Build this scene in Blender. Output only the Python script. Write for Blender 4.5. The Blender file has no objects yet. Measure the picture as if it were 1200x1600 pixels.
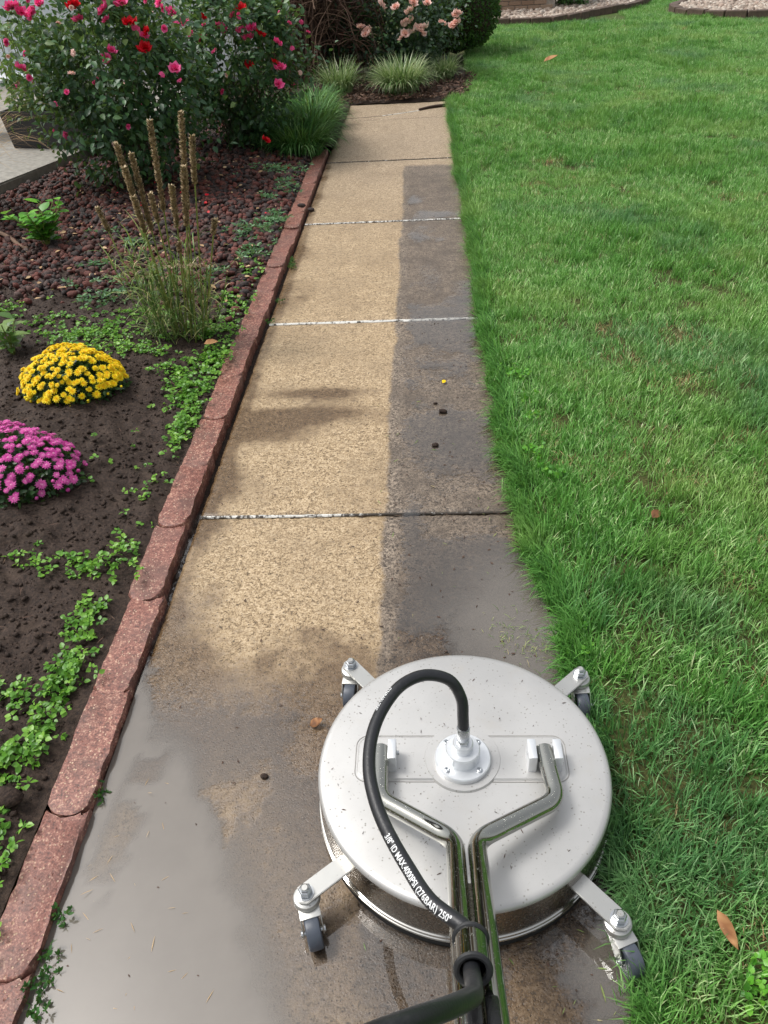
import bpy, bmesh, math, random
import numpy as np
from mathutils import Vector, Matrix
rng = np.random.default_rng(7); random.seed(7)
SC = bpy.context.scene; C = SC.collection
R_ = math.radians
# ------------------------------------------------------------------ camera, sky, sun, exposure
cam_d = bpy.data.cameras.new('camera'); cam = bpy.data.objects.new('camera', cam_d); C.objects.link(cam)
cam_d.sensor_fit = 'VERTICAL'; cam_d.sensor_height = 24.0; cam_d.lens = 24.0 * 1202 / 1600
cam_d.clip_start = 0.02; cam_d.clip_end = 400
PITCH, YAW, ROLL = R_(37.998), R_(4.172), R_(-3.565)
fw = Vector((-math.sin(YAW)*math.cos(PITCH), math.cos(YAW)*math.cos(PITCH), -math.sin(PITCH)))
rt0 = Vector((math.cos(YAW), math.sin(YAW), 0)); up0 = rt0.cross(fw)
rt = math.cos(ROLL)*rt0 + math.sin(ROLL)*up0; up = rt.cross(fw)
cam.matrix_world = Matrix(((rt.x, up.x, -fw.x, 0), (rt.y, up.y, -fw.y, 0), (rt.z, up.z, -fw.z, 1.5), (0, 0, 0, 1)))
SC.camera = cam
W = bpy.data.worlds.new('World'); SC.world = W; W.use_nodes = True
nt = W.node_tree; nt.nodes.clear()
SUN_EL, SUN_ROT = R_(60), R_(282)
sky = nt.nodes.new('ShaderNodeTexSky'); sky.sky_type = 'NISHITA'; sky.sun_disc = False
sky.sun_elevation = SUN_EL; sky.sun_rotation = SUN_ROT; sky.air_density = 1.6; sky.dust_density = 4.5; sky.ozone_density = 1.0
hsv = nt.nodes.new('ShaderNodeHueSaturation'); hsv.inputs['Saturation'].default_value = 0.22
bg = nt.nodes.new('ShaderNodeBackground'); bg.inputs[1].default_value = 0.12
wo = nt.nodes.new('ShaderNodeOutputWorld')
nt.links.new(sky.outputs[0], hsv.inputs['Color']); nt.links.new(hsv.outputs[0], bg.inputs[0]); nt.links.new(bg.outputs[0], wo.inputs[0])
sun_d = bpy.data.lights.new('sun', 'SUN'); sun = bpy.data.objects.new('sun', sun_d); C.objects.link(sun)
sun_d.energy = 1.5; sun_d.angle = R_(16); sun_d.color = (1.0, 0.97, 0.92)
sd = Vector((math.sin(SUN_ROT)*math.cos(SUN_EL), math.cos(SUN_ROT)*math.cos(SUN_EL), math.sin(SUN_EL)))
sun.rotation_euler = sd.to_track_quat('Z', 'Y').to_euler()
VS = SC.view_settings; VS.view_transform = 'Standard'; VS.look = 'None'; VS.gamma = 1; VS.exposure = 0.52
VS.use_curve_mapping = False
SC.cycles.max_bounces = 8; SC.cycles.diffuse_bounces = 3; SC.cycles.glossy_bounces = 3; SC.cycles.transparent_max_bounces = 12
SC.cycles.use_denoising = True

# ------------------------------------------------------------------ noise
def hsh(ix, iy, iz, s):
    h = (ix.astype(np.int64)*374761393 + iy.astype(np.int64)*668265263 + iz.astype(np.int64)*2147483647 + s*974634777) & 0xffffffff
    h = ((h ^ (h >> 13)) * 1274126177) & 0xffffffff
    return ((h ^ (h >> 16)) & 0xffff) / 65535.0
def vn(x, y, f=1.0, s=0):
    x = np.asarray(x, float)*f + 137.3; y = np.asarray(y, float)*f + 91.7
    ix, iy = np.floor(x), np.floor(y); u, v = x-ix, y-iy; u = u*u*(3-2*u); v = v*v*(3-2*v); z = np.zeros_like(ix)
    a, b, c, d = hsh(ix, iy, z, s), hsh(ix+1, iy, z, s), hsh(ix, iy+1, z, s), hsh(ix+1, iy+1, z, s)
    return (a*(1-u)+b*u)*(1-v) + (c*(1-u)+d*u)*v
def fbm(x, y, f=1.0, o=4, s=0):
    x, y = np.broadcast_arrays(x, y); t = 0; a = 1; n = 0
    x = np.asarray(x, float); y = np.asarray(y, float)
    for k in range(o):
        ca, sa = math.cos(.65+1.1*k), math.sin(.65+1.1*k)
        t = t + a*vn(ca*x-sa*y, sa*x+ca*y, f*2.03**k, s+k*17); n += a; a *= .5
    return t/n
def sst(x, a, b):
    t = np.clip((np.asarray(x, float)-a)/(b-a), 0, 1); return t*t*(3-2*t)

# ------------------------------------------------------------------ mesh helpers
def np_mesh(name, V, F, tint=None, smooth=False, attrs=None):
    V = np.asarray(V, np.float32); F = np.asarray(F, np.int32); k = F.shape[1]
    me = bpy.data.meshes.new(name); me.vertices.add(len(V)); me.vertices.foreach_set('co', V.ravel())
    me.loops.add(F.size); me.loops.foreach_set('vertex_index', F.ravel())
    me.polygons.add(len(F)); me.polygons.foreach_set('loop_start', np.arange(0, F.size, k, dtype=np.int32))
    if smooth: me.polygons.foreach_set('use_smooth', np.ones(len(F), bool))
    if tint is not None:
        at = me.attributes.new('tint', 'FLOAT', 'POINT'); at.data.foreach_set('value', np.asarray(tint, np.float32))
    for n, v in (attrs or {}).items():
        at = me.attributes.new(n, 'FLOAT', 'POINT'); at.data.foreach_set('value', np.asarray(v, np.float32))
    me.update(calc_edges=True); me.validate(); return me
def link(name, me, mat=None, parent=None, loc=None, rot=None, kind=None):
    o = bpy.data.objects.new(name, me); C.objects.link(o)
    if mat is not None and me is not None and not me.materials: me.materials.append(mat)
    if parent is not None: o.parent = parent
    if loc is not None: o.location = loc
    if rot is not None: o.rotation_euler = rot
    if kind: o['kind'] = kind
    return o
def tag(o, label=None, cat=None, group=None, kind=None):
    if label: o['label'] = label
    if cat: o['category'] = cat
    if group: o['group'] = group
    if kind: o['kind'] = kind
    return o
def empty(name, loc=(0, 0, 0), label=None, cat=None, group=None):
    o = bpy.data.objects.new(name, None); C.objects.link(o); o.location = loc; o.empty_display_size = .05
    return tag(o, label, cat, group)
def bm_obj(name, bm, mat, parent=None, smooth=False, sharp=35):
    me = bpy.data.meshes.new(name); bm.normal_update(); bm.to_mesh(me); bm.free()
    if smooth:
        for p in me.polygons: p.use_smooth = True
        me.set_sharp_from_angle(angle=R_(sharp))
    return link(name, me, mat, parent)
def bbox(bm, c, s, rot=None, bev=0, seg=2):
    r = bmesh.ops.create_cube(bm, size=1); vs = r['verts']
    bmesh.ops.scale(bm, verts=vs, vec=s)
    if bev:
        es = list({e for v in vs for e in v.link_edges})
        q = bmesh.ops.bevel(bm, geom=es, offset=bev, segments=seg, affect='EDGES', profile=.6); vs = list({v for f in q['faces'] for v in f.verts} | {v for v in vs if v.is_valid})
    if rot is not None: bmesh.ops.transform(bm, matrix=rot.to_4x4(), verts=vs)
    bmesh.ops.translate(bm, verts=vs, vec=c); return vs
def lathe(bm, prof, c=(0, 0, 0), n=48, rot=None):
    rings = []
    for r, z in prof:
        ring = []
        for i in range(n):
            a = 2*math.pi*i/n; p = Vector((r*math.cos(a), r*math.sin(a), z))
            if rot is not None: p = rot @ p
            ring.append(bm.verts.new(p + Vector(c)))
        rings.append(ring)
    for a, b in zip(rings, rings[1:]):
        for i in range(n): bm.faces.new((a[i], a[(i+1) % n], b[(i+1) % n], b[i]))
    for rg, rev in ((rings[0], True), (rings[-1], False)):
        bm.faces.new(list(reversed(rg)) if rev else rg)
def tube_np(P, rad, n=10, caps=True):
    P = np.asarray(P, float); m = len(P); rad = np.broadcast_to(rad, (m,)).astype(float)
    T = np.gradient(P, axis=0); T /= np.linalg.norm(T, axis=1)[:, None] + 1e-12
    N = np.zeros_like(P); ref = np.array([0, 0, 1.]) if abs(T[0, 2]) < .9 else np.array([1., 0, 0])
    v = ref - T[0]*(ref@T[0]); N[0] = v/np.linalg.norm(v)
    for i in range(1, m):
        v = N[i-1]-T[i]*(N[i-1]@T[i]); N[i] = v/np.linalg.norm(v)
    B = np.cross(T, N); a = np.linspace(0, 2*np.pi, n, endpoint=False)
    V = P[:, None]+rad[:, None, None]*(np.cos(a)[None, :, None]*N[:, None]+np.sin(a)[None, :, None]*B[:, None]); V = V.reshape(-1, 3)
    F = []
    i = np.arange(m-1)[:, None]; j = np.arange(n)[None]; j2 = (j+1) % n
    q = np.stack([i*n+j, i*n+j2, (i+1)*n+j2, (i+1)*n+j], -1).reshape(-1, 4)
    F = np.concatenate([q[:, [0, 1, 2]], q[:, [0, 2, 3]]])
    if caps:
        V = np.concatenate([V, P[:1], P[-1:]]); k = m*n; jj = np.arange(n)
        F = np.concatenate([F, np.stack([np.full(n, k), (jj+1) % n, jj], 1), np.stack([np.full(n, k+1), (m-1)*n+jj, (m-1)*n+(jj+1) % n], 1)])
    return V, F
def join_np(parts):
    Vs, Fs, o = [], [], 0; T = []
    for p in parts:
        Vs.append(p[0]); Fs.append(p[1]+o); o += len(p[0]); T.append(p[2] if len(p) > 2 else np.zeros(len(p[0])))
    return np.concatenate(Vs), np.concatenate(Fs), np.concatenate(T)
def catmull(P, k=10):
    P = np.asarray(P, float); Q = np.vstack([2*P[0]-P[1], P, 2*P[-1]-P[-2]]); out = []
    for i in range(1, len(Q)-2):
        for t in np.linspace(0, 1, k, endpoint=False):
            a, b, c, d = Q[i-1], Q[i], Q[i+1], Q[i+2]
            out.append(.5*((2*b)+(-a+c)*t+(2*a-5*b+4*c-d)*t*t+(-a+3*b-3*c+d)*t**3))
    out.append(P[-1]); return np.array(out)
def fillet(P, r, k=8):
    P = [np.array(p, float) for p in P]; out = [P[0]]
    for a, b, c, rr in zip(P, P[1:], P[2:], r):
        u = (a-b)/np.linalg.norm(a-b); v = (c-b)/np.linalg.norm(c-b)
        p0, p1 = b+u*rr, b+v*rr
        for t in np.linspace(0, 1, k): out.append((1-t)**2*p0+2*t*(1-t)*b+t*t*p1)
    out.append(P[-1]); return np.array(out)
# leaf template: along +x, normal +z ; returns V,F (triangles)
def leaf_t(w=.5, fold=.12, droop=.15, tip=1.0, pts=3):
    xs = np.linspace(0, 1, pts+2); V = []; F = []
    for i, x in enumerate(xs):
        ww = w*.5*math.sin(math.pi*min(1, x**.8*.98+.02))**.8 if 0 < i < pts+1 else 0
        z = -droop*x*x
        if 0 < i < pts+1: V += [(x, -ww, z+fold*ww*2), (x, 0, z), (x, ww, z+fold*ww*2)]
        else: V += [(x, 0, z)]
    F += [(0, 1, 2), (0, 2, 3)]
    for i in range(pts-1):
        a = 1+3*i; b = a+3; F += [(a, b, b+1), (a, b+1, a+1), (a+1, b+1, b+2), (a+1, b+2, a+2)]
    a = 1+3*(pts-1); e = len(V)-1; F += [(a, e, a+1), (a+1, e, a+2)]
    return np.array(V, float), np.array(F)
def scatter(tm, pos, d, nrm, sc, tint):
    TV, TF = tm; pos = np.asarray(pos, float); n = len(pos)
    d = d/np.linalg.norm(d, axis=1)[:, None]; b = np.cross(nrm, d); b /= np.linalg.norm(b, axis=1)[:, None]+1e-9; m = np.cross(d, b)
    sc = np.broadcast_to(np.asarray(sc, float), (n,)) if np.ndim(sc) < 2 else sc
    s = sc[:, None, None] if sc.ndim == 1 else sc[:, None, :]
    L = TV[None]*s
    V = pos[:, None]+L[..., :1]*d[:, None]+L[..., 1:2]*b[:, None]+L[..., 2:]*m[:, None]
    F = TF[None]+np.arange(n)[:, None, None]*len(TV)
    return V.reshape(-1, 3), F.reshape(-1, 3), np.repeat(tint, len(TV))
def rdir(n, up=0.0):
    v = rng.normal(size=(n, 3)); v /= np.linalg.norm(v, axis=1)[:, None]; v[:, 2] += up; return v/np.linalg.norm(v, axis=1)[:, None]
def blades(base, az, lean, length, width, nseg=4, curl=1.0, tint=None, wtip=.15, flat=None):
    """strap leaves: start up, lean over by 'lean' (radians at tip)"""
    n = len(base); az = np.asarray(az); lean = np.broadcast_to(lean, (n,)); length = np.broadcast_to(length, (n,)); width = np.broadcast_to(width, (n,))
    t = np.linspace(0, 1, nseg+1); pts = np.zeros((n, nseg+1, 3)); pts[:, 0] = base
    hd = np.stack([np.cos(az), np.sin(az), 0*az], 1)
    for i in range(1, nseg+1):
        th = lean*((t[i]+t[i-1])/2)**curl
        step = (hd*np.sin(th)[:, None]+np.array([0, 0, 1.])*np.cos(th)[:, None])*(length/nseg)[:, None]
        pts[:, i] = pts[:, i-1]+step
    fz = rng.uniform(-.6, .6, n); sdv = np.stack([-np.sin(az+fz), np.cos(az+fz), 0*az], 1)
    prof = np.minimum(1, .55+1.6*t)*(1-t**2.5)+wtip*t**2.5*0
    wv = sdv[:, None]*width[:, None, None]*.5*prof[None, :, None]
    Lf, Rt = pts-wv, pts+wv
    V = np.stack([Lf[:, :-1], Rt[:, :-1]], 2).reshape(n, -1, 3); V = np.concatenate([V, pts[:, -1:]], 1); k = V.shape[1]
    F = []
    for i in range(nseg-1): F += [(2*i, 2*i+1, 2*i+3), (2*i, 2*i+3, 2*i+2)]
    F += [(2*(nseg-1), 2*(nseg-1)+1, k-1)]
    F = np.array(F)[None]+np.arange(n)[:, None, None]*k
    tt = np.repeat(rng.random(n) if tint is None else tint, k)
    return V.reshape(-1, 3), F.reshape(-1, 3), tt
_ic = {}
def ico(sub=1):
    if sub not in _ic:
        bm = bmesh.new(); bmesh.ops.create_icosphere(bm, subdivisions=sub, radius=1); bm.verts.ensure_lookup_table()
        _ic[sub] = (np.array([v.co[:] for v in bm.verts]), np.array([[v.index for v in f.verts] for f in bm.faces])); bm.free()
    return _ic[sub]
def rock_t(seed, amp=.35, sub=1):
    V, F = ico(sub); r = np.random.default_rng(seed); k = r.normal(size=(5, 3))*1.6; ph = r.uniform(0, 6.3, 5)
    d = sum(np.sin(V@k[i]+ph[i]) for i in range(5))/5; return V*(1+amp*d+r.uniform(-.12, .12, len(V))*(1 if amp < .6 else 1.8))[:, None], F
def rand_rots(n):
    d = rdir(n); u = rdir(n); return d, u
def rocks(pos, size, seeds=3, amp=.35, sub=1, flat=.75):
    out = []; idx = rng.integers(0, seeds, len(pos))
    for k in range(seeds):
        m = idx == k
        if not m.any(): continue
        n = m.sum(); s = np.stack([size[m]*rng.uniform(.8, 1.3, n), size[m]*rng.uniform(.7, 1.1, n), size[m]*rng.uniform(.6, .9, n)*flat/.75], 1)
        d = rdir(n)*[1, 1, .3]; nn = rdir(n, 1.2)
        out.append(scatter(rock_t(k*7+3, amp, sub), pos[m], d, nn, s, rng.random(n)))
    return join_np(out)

# ------------------------------------------------------------------ material helpers
class NT:
    def __init__(s, name):
        s.m = bpy.data.materials.new(name); s.m.use_nodes = True; s.t = s.m.node_tree; s.t.nodes.clear()
        s.out = s.n('ShaderNodeOutputMaterial')
    def n(s, ty, ins=None, **kw):
        x = s.t.nodes.new(ty)
        for k, v in kw.items(): setattr(x, k, v)
        for k, v in (ins or {}).items(): s.set(x.inputs[k], v)
        return x
    def set(s, sock, v):
        if isinstance(v, bpy.types.NodeSocket): s.t.links.new(v, sock)
        elif isinstance(v, bpy.types.Node): s.t.links.new(v.outputs[0], sock)
        else:
            if isinstance(v, (tuple, list)) and len(v) == 3 and sock.type == 'RGBA': v = (*v, 1)
            sock.default_value = v
    def math(s, op, a, b=0.0, c=None, clamp=False):
        x = s.n('ShaderNodeMath', operation=op); x.use_clamp = clamp; s.set(x.inputs[0], a); s.set(x.inputs[1], b)
        if c is not None: s.set(x.inputs[2], c)
        return x.outputs[0]
    def mix(s, f, a, b, mode='MIX'):
        x = s.n('ShaderNodeMix', data_type='RGBA', blend_type=mode); s.set(x.inputs[0], f); s.set(x.inputs[6], a); s.set(x.inputs[7], b); return x.outputs[2]
    def ss(s, v, a, b):
        x = s.n('ShaderNodeMapRange', interpolation_type='SMOOTHSTEP'); s.set(x.inputs[0], v); x.inputs[1].default_value = a; x.inputs[2].default_value = b; return x.outputs[0]
    def noise(s, sc, det=3, rough=.55, vec=None, dist=0):
        x = s.n('ShaderNodeTexNoise', {'Scale': sc, 'Detail': det, 'Roughness': rough, 'Distortion': dist}); s.set(x.inputs['Vector'], vec if vec is not None else s.pos()); return x.outputs[0]
    def vor(s, sc, vec=None, out=0, feat='F1'):
        x = s.n('ShaderNodeTexVoronoi', {'Scale': sc}, feature=feat); s.set(x.inputs['Vector'], vec if vec is not None else s.pos()); return x.outputs[out]
    def pos(s):
        if not hasattr(s, '_p'): s._p = s.n('ShaderNodeNewGeometry').outputs['Position']
        return s._p
    def obj(s):
        if not hasattr(s, '_o'): s._o = s.n('ShaderNodeTexCoord').outputs['Object']
        return s._o
    def attr(s, name, ty='GEOMETRY', out=2):
        return s.n('ShaderNodeAttribute', attribute_name=name, attribute_type=ty).outputs[out]
    def ramp(s, v, stops, interp='LINEAR'):
        x = s.n('ShaderNodeValToRGB'); r = x.color_ramp; r.interpolation = interp
        while len(r.elements) < len(stops): r.elements.new(.5)
        for e, (p, c) in zip(r.elements, stops): e.position = p; e.color = (*c, 1)
        s.set(x.inputs[0], v); return x.outputs[0]
    def bsdf(s, **k):
        x = s.n('ShaderNodeBsdfPrincipled')
        for a, v in k.items(): s.set(x.inputs[a.replace('_', ' ')], v)
        return x
    def bump(s, h, st=.5, d=.005, normal=None):
        x = s.n('ShaderNodeBump', {'Strength': st, 'Distance': d, 'Height': h})
        if normal is not None: s.set(x.inputs['Normal'], normal)
        return x.outputs[0]
    def done(s, sh): s.t.links.new(sh.outputs[0] if isinstance(sh, bpy.types.Node) else sh, s.out.inputs[0]); return s.m

def plain(name, col, rough=.5, metal=0.0, var=.15, sc=30, bump=.0, bsc=80, spec=.5, bd=.002):
    g = NT(name); n = g.noise(sc, 4, vec=g.obj()); lo = tuple(c*(1-var) for c in col); hi = tuple(min(1, c*(1+var)) for c in col)
    b = g.bsdf(Base_Color=g.ramp(n, [(.3, lo), (.7, hi)]), Metallic=metal, Roughness=g.math('MULTIPLY_ADD', n, .15, rough-.07), Specular_IOR_Level=spec)
    if bump: g.set(b.inputs['Normal'], g.bump(g.noise(bsc, 4, vec=g.obj()), bump, bd))
    return g.done(b)
def leafmat(name, stops, rough=.45, trans=.25, spec=.5, patch=None, inst=False):
    g = NT(name); t = g.attr('tint')
    if inst:
        r = g.n('ShaderNodeObjectInfo').outputs['Random']; t = g.math('ADD', g.math('MULTIPLY', t, .7), g.math('MULTIPLY', r, .3))
    col = g.ramp(t, stops)
    if patch: 
        for sc, a, b, c2, f in patch: col = g.mix(g.math('MULTIPLY', g.ss(g.noise(sc, 3), a, b), f), col, c2)
    b = g.bsdf(Base_Color=col, Roughness=rough, Specular_IOR_Level=spec)
    tr = g.n('ShaderNodeBsdfTranslucent', {'Color': g.mix(.35, col, (.55, .8, .15))})
    mx = g.n('ShaderNodeMixShader', {0: trans}); g.set(mx.inputs[1], b); g.set(mx.inputs[2], tr); return g.done(mx)

# concrete walk: dirt / wet / mud masks are the stains' own shapes, stored on the slab grid
def concrete_mat():
    g = NT('wet_aggregate_concrete'); d, w, m = g.attr('dirt'), g.attr('wet'), g.attr('mud')
    fine = g.noise(210, 3, .7); med = g.noise(55, 4, .65); big = g.noise(3.2, 4); pit = g.vor(150); pit2 = g.vor(75)
    g2 = g.noise(105, 3, .7)
    cell = g.n('ShaderNodeSeparateColor'); g.set(cell.inputs[0], g.vor(170, out=1)); cell2 = g.n('ShaderNodeSeparateColor'); g.set(cell2.inputs[0], g.vor(85, out=1))
    grit = g.math('ADD', g.math('ADD', g.math('MULTIPLY', fine, .36), g.math('MULTIPLY', g2, .44)), g.math('ADD', g.math('MULTIPLY', cell.outputs[0], .13), g.math('MULTIPLY', cell2.outputs[0], .09)))
    clean = g.ramp(grit, [(.36, (.075, .050, .026)), (.43, (.225, .155, .083)), (.51, (.365, .262, .148)), (.62, (.56, .435, .285))])
    clean = g.mix(g.math('MULTIPLY', g.ss(g.noise(14, 5, .7), .50, .72), .45), clean, (.20, .145, .085)); clean = g.mix(g.math('MULTIPLY', g.ss(g.noise(38, 4, .8), .50, .74), .5), clean, (.17, .12, .07))
    clean = g.mix(g.math('MULTIPLY', g.ss(big, .42, .7), .35), clean, (.26, .19, .115))
    clean = g.mix(g.math('MULTIPLY', g.ss(med, .62, .5), .0), clean, (.3, .2, .1))
    dirty = g.ramp(grit, [(.37, (.022, .016, .012)), (.44, (.085, .063, .046)), (.52, (.175, .138, .104)), (.63, (.36, .29, .22))])
    dirty = g.mix(g.math('MULTIPLY', g.ss(g.noise(6, 5, .65), .42, .66), .55), dirty, (.080, .062, .048))
    fy = g.n('ShaderNodeSeparateXYZ'); g.set(fy.inputs[0], g.pos()); clean = g.mix(g.math('MULTIPLY', g.ss(fy.outputs[1], 3.6, 7.0), .45), clean, g.ramp(grit, [(.37, (.10, .075, .055)), (.5, (.30, .24, .185)), (.62, (.48, .40, .32))]))
    dm = g.ss(g.math('ADD', d, g.math('ADD', g.math('MULTIPLY', g.math('SUBTRACT', med, .5), .8), g.math('MULTIPLY', g.math('SUBTRACT', grit, .5), 1.1))), .22, .78)
    col = g.mix(dm, clean, dirty)
    pm = g.math('MULTIPLY', g.ss(pit, .32, .16), g.ss(g.noise(90, 2), .44, .60))
    col = g.mix(g.math('MULTIPLY', pm, .85), col, (.055, .038, .025))
    pm2 = g.math('MULTIPLY', g.ss(pit2, .28, .14), g.ss(g.noise(30, 2), .52, .62))
    col = g.mix(g.math('MULTIPLY', pm2, .7), col, (.04, .028, .02))
    wm = g.ss(g.math('ADD', w, g.math('ADD', g.math('MULTIPLY', g.math('SUBTRACT', g.noise(38, 5, .7), .5), .9), g.math('MULTIPLY', g.math('SUBTRACT', grit, .5), 1.6))), .18, .95)
    wet = g.mix(1.0, col, (.30, .245, .20), 'MULTIPLY'); col = g.mix(g.math('MULTIPLY', wm, .9), col, wet)
    mm = g.ss(g.math('ADD', m, g.math('ADD', g.math('MULTIPLY', g.math('SUBTRACT', g.noise(26, 6, .75), .5), .9), g.math('MULTIPLY', g.math('SUBTRACT', grit, .5), 1.2))), .3, .9)
    col = g.mix(g.math('MULTIPLY', mm, .5), col, g.mix(fine, (.10, .075, .055), (.24, .19, .15)))
    h = g.math('ADD', g.math('MULTIPLY', fine, .7), g.math('MULTIPLY', g.ss(pit, 0, .35), .5))
    rgh = g.math('SUBTRACT', .62, g.math('MULTIPLY', g.math('MAXIMUM', wm, g.math('MULTIPLY', dm, .6)), .36))
    b = g.bsdf(Base_Color=col, Roughness=rgh, Normal=g.bump(h, .55, .0035)); return g.done(b)
def water_mat():
    g = NT('muddy_rain_water'); dep, mk = g.attr('depth'), g.attr('murk')
    e = g.math('ADD', dep, g.math('MULTIPLY', g.math('SUBTRACT', g.noise(38, 6, .72), .5), .55))
    e2 = g.math('ADD', e, g.math('MULTIPLY', g.math('SUBTRACT', g.noise(130, 3, .7), .5), .9)); film = g.math('MULTIPLY', g.ss(e2, .34, .66), g.ss(e, .22, .42)); murk = g.math('MULTIPLY', g.math('MULTIPLY', g.ss(e, .42, .80), mk), g.math('ADD', .82, g.math('MULTIPLY', g.noise(7, 4), .35)), clamp=True)
    mudc = g.mix(g.noise(4, 5, .6), (.142, .125, .107), (.198, .176, .153))
    nb = g.bump(g.noise(9, 2), .05, .002)
    gl = g.n('ShaderNodeBsdfGlossy', {'Roughness': .015, 'Color': (1, 1, 1), 'Normal': nb}); df = g.n('ShaderNodeBsdfDiffuse', {'Color': mudc}); tr = g.n('ShaderNodeBsdfTransparent')
    inner = g.n('ShaderNodeMixShader'); g.set(inner.inputs[0], murk); g.set(inner.inputs[1], tr); g.set(inner.inputs[2], df)
    fr = g.n('ShaderNodeFresnel', {'IOR': 1.75, 'Normal': nb})
    surf = g.n('ShaderNodeMixShader'); g.set(surf.inputs[0], fr.outputs[0]); g.set(surf.inputs[1], inner); g.set(surf.inputs[2], gl)
    o = g.n('ShaderNodeMixShader'); g.set(o.inputs[0], film); g.set(o.inputs[1], tr); g.set(o.inputs[2], surf)
    return g.done(o)
def edging_mat():
    g = NT('red_concrete_edging'); f = g.math('ADD', g.math('MULTIPLY', g.noise(210, 3, .7), .55), g.math('MULTIPLY', g.noise(80, 3, .7), .45)); v = g.vor(95)
    col = g.ramp(f, [(.37, (.035, .014, .010)), (.45, (.150, .052, .038)), (.54, (.27, .105, .075)), (.63, (.56, .35, .25))])
    col = g.mix(g.math('MULTIPLY', g.ss(g.noise(9, 5, .65), .42, .68), .6), col, (.085, .050, .040))
    col = g.mix(g.math('MULTIPLY', g.math('MULTIPLY', g.ss(v, .26, .18), g.ss(g.noise(50, 2), .40, .56)), .8), col, (.62, .46, .33))
    r = g.n('ShaderNodeObjectInfo').outputs['Random']; col = g.mix(g.math('MULTIPLY', r, .25), col, (.22, .10, .085))
    return g.done(g.bsdf(Base_Color=col, Roughness=.5, Normal=g.bump(g.math('ADD', f, g.ss(v, 0, .3)), .6, .003)))
def soil_mat():
    g = NT('dark_wet_soil'); f = g.noise(120, 5, .7); m = g.noise(14, 4)
    col = g.ramp(f, [(.3, (.010, .006, .005)), (.5, (.034, .021, .015)), (.64, (.062, .040, .029)), (.8, (.125, .09, .066))])
    col = g.mix(g.math('MULTIPLY', g.ss(m, .5, .75), .5), col, (.085, .058, .042))
    return g.done(g.bsdf(Base_Color=col, Roughness=.75, Specular_IOR_Level=.3, Normal=g.bump(f, .8, .006)))
def thatch_mat():
    g = NT('lawn_thatch'); f = g.noise(90, 4, .7); m = g.noise(2.2, 3)
    col = g.ramp(f, [(.3, (.02, .018, .008)), (.5, (.055, .06, .018)), (.7, (.10, .11, .035))])
    y = g.n('ShaderNodeSeparateXYZ'); g.set(y.inputs[0], g.pos())
    far = g.ss(g.math('ADD', g.math('ABSOLUTE', y.outputs[1]), g.math('ABSOLUTE', y.outputs[0])), 14, 24)
    col = g.mix(far, col, g.mix(m, (.07, .17, .03), (.12, .24, .05)))
    return g.done(g.bsdf(Base_Color=col, Roughness=.8, Specular_IOR_Level=.2, Normal=g.bump(f, .6, .01)))

M = {}
M['concrete'] = concrete_mat(); M['water'] = water_mat(); M['edging'] = edging_mat(); M['soil'] = soil_mat(); M['thatch'] = thatch_mat()
def lava_mat():
    g = NT('lava_rock'); t = g.attr('tint'); f = g.noise(160, 4, .7)
    col = g.ramp(t, [(.0, (.028, .02, .019)), (.35, (.055, .032, .028)), (.6, (.115, .034, .024)), (.85, (.19, .048, .032)), (1, (.10, .065, .055))])
    col = g.mix(g.ss(f, .35, .65), g.mix(1, col, (.5, .5, .5), 'MULTIPLY'), col)
    return g.done(g.bsdf(Base_Color=col, Roughness=.7, Normal=g.bump(f, .8, .006)))
M['lava'] = lava_mat()
def stone_mat():
    g = NT('pale_river_stone'); t = g.attr('tint'); f = g.noise(40, 4)
    col = g.ramp(t, [(0, (.16, .11, .085)), (.35, (.36, .28, .22)), (.75, (.56, .50, .43)), (1, (.30, .19, .14))])
    return g.done(g.bsdf(Base_Color=g.mix(g.math('MULTIPLY', f, .4), col, (.3, .25, .2)), Roughness=.6))
M['stone'] = stone_mat()
M['old_concrete'] = plain('porch_concrete', (.27, .255, .225), .7, 0, .25, 25, .4, 120)
M['siding'] = plain('white_vinyl_siding', (.66, .69, .72), .5, 0, .04, 6)
M['black_plastic'] = plain('black_planter_plastic', (.015, .014, .016), .4, 0, .2, 20)
M['brown_block'] = plain('brown_edging_block', (.10, .068, .05), .8, 0, .3, 12, .5, 60)
M['mortar'] = plain('mortar', (.38, .33, .28), .9, 0, .15, 50, .3)
M['brick_dark'] = plain('dark_brown_brick', (.13, .062, .045), .8, 0, .35, 18, .4)
def brickobj_mat():
    g = NT('tan_brick'); r = g.n('ShaderNodeObjectInfo').outputs['Random']; f = g.noise(60, 3, vec=g.obj())
    c = g.ramp(r, [(0, (.27, .17, .11)), (.5, (.35, .235, .16)), (1, (.42, .30, .21))]); return g.done(g.bsdf(Base_Color=g.mix(g.math('MULTIPLY', f, .4), c, (.2, .13, .09)), Roughness=.85))
M['brick_tan'] = brickobj_mat()
M['sealant'] = None
def seal_mat():
    g = NT('white_joint_sealant'); n = g.noise(45, 5, .7); k = g.attr('worn')
    m = g.ss(g.math('ADD', n, g.math('MULTIPLY', k, .5)), .50, .62)
    return g.done(g.bsdf(Base_Color=g.mix(m, (.66, .65, .61), (.05, .04, .03)), Roughness=.5, Normal=g.bump(n, .5, .004)))
M['sealant'] = seal_mat()
M['rose_leaf'] = leafmat('rose_leaf', [(0, (.009, .032, .014)), (.4, (.022, .080, .028)), (.72, (.050, .135, .042)), (.92, (.10, .20, .06)), (1, (.19, .29, .09))], .45, .2)
M['rose_leaf_light'] = leafmat('young_leaf', [(0, (.06, .14, .03)), (.6, (.12, .23, .05)), (1, (.22, .32, .08))], .4, .3)
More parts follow.
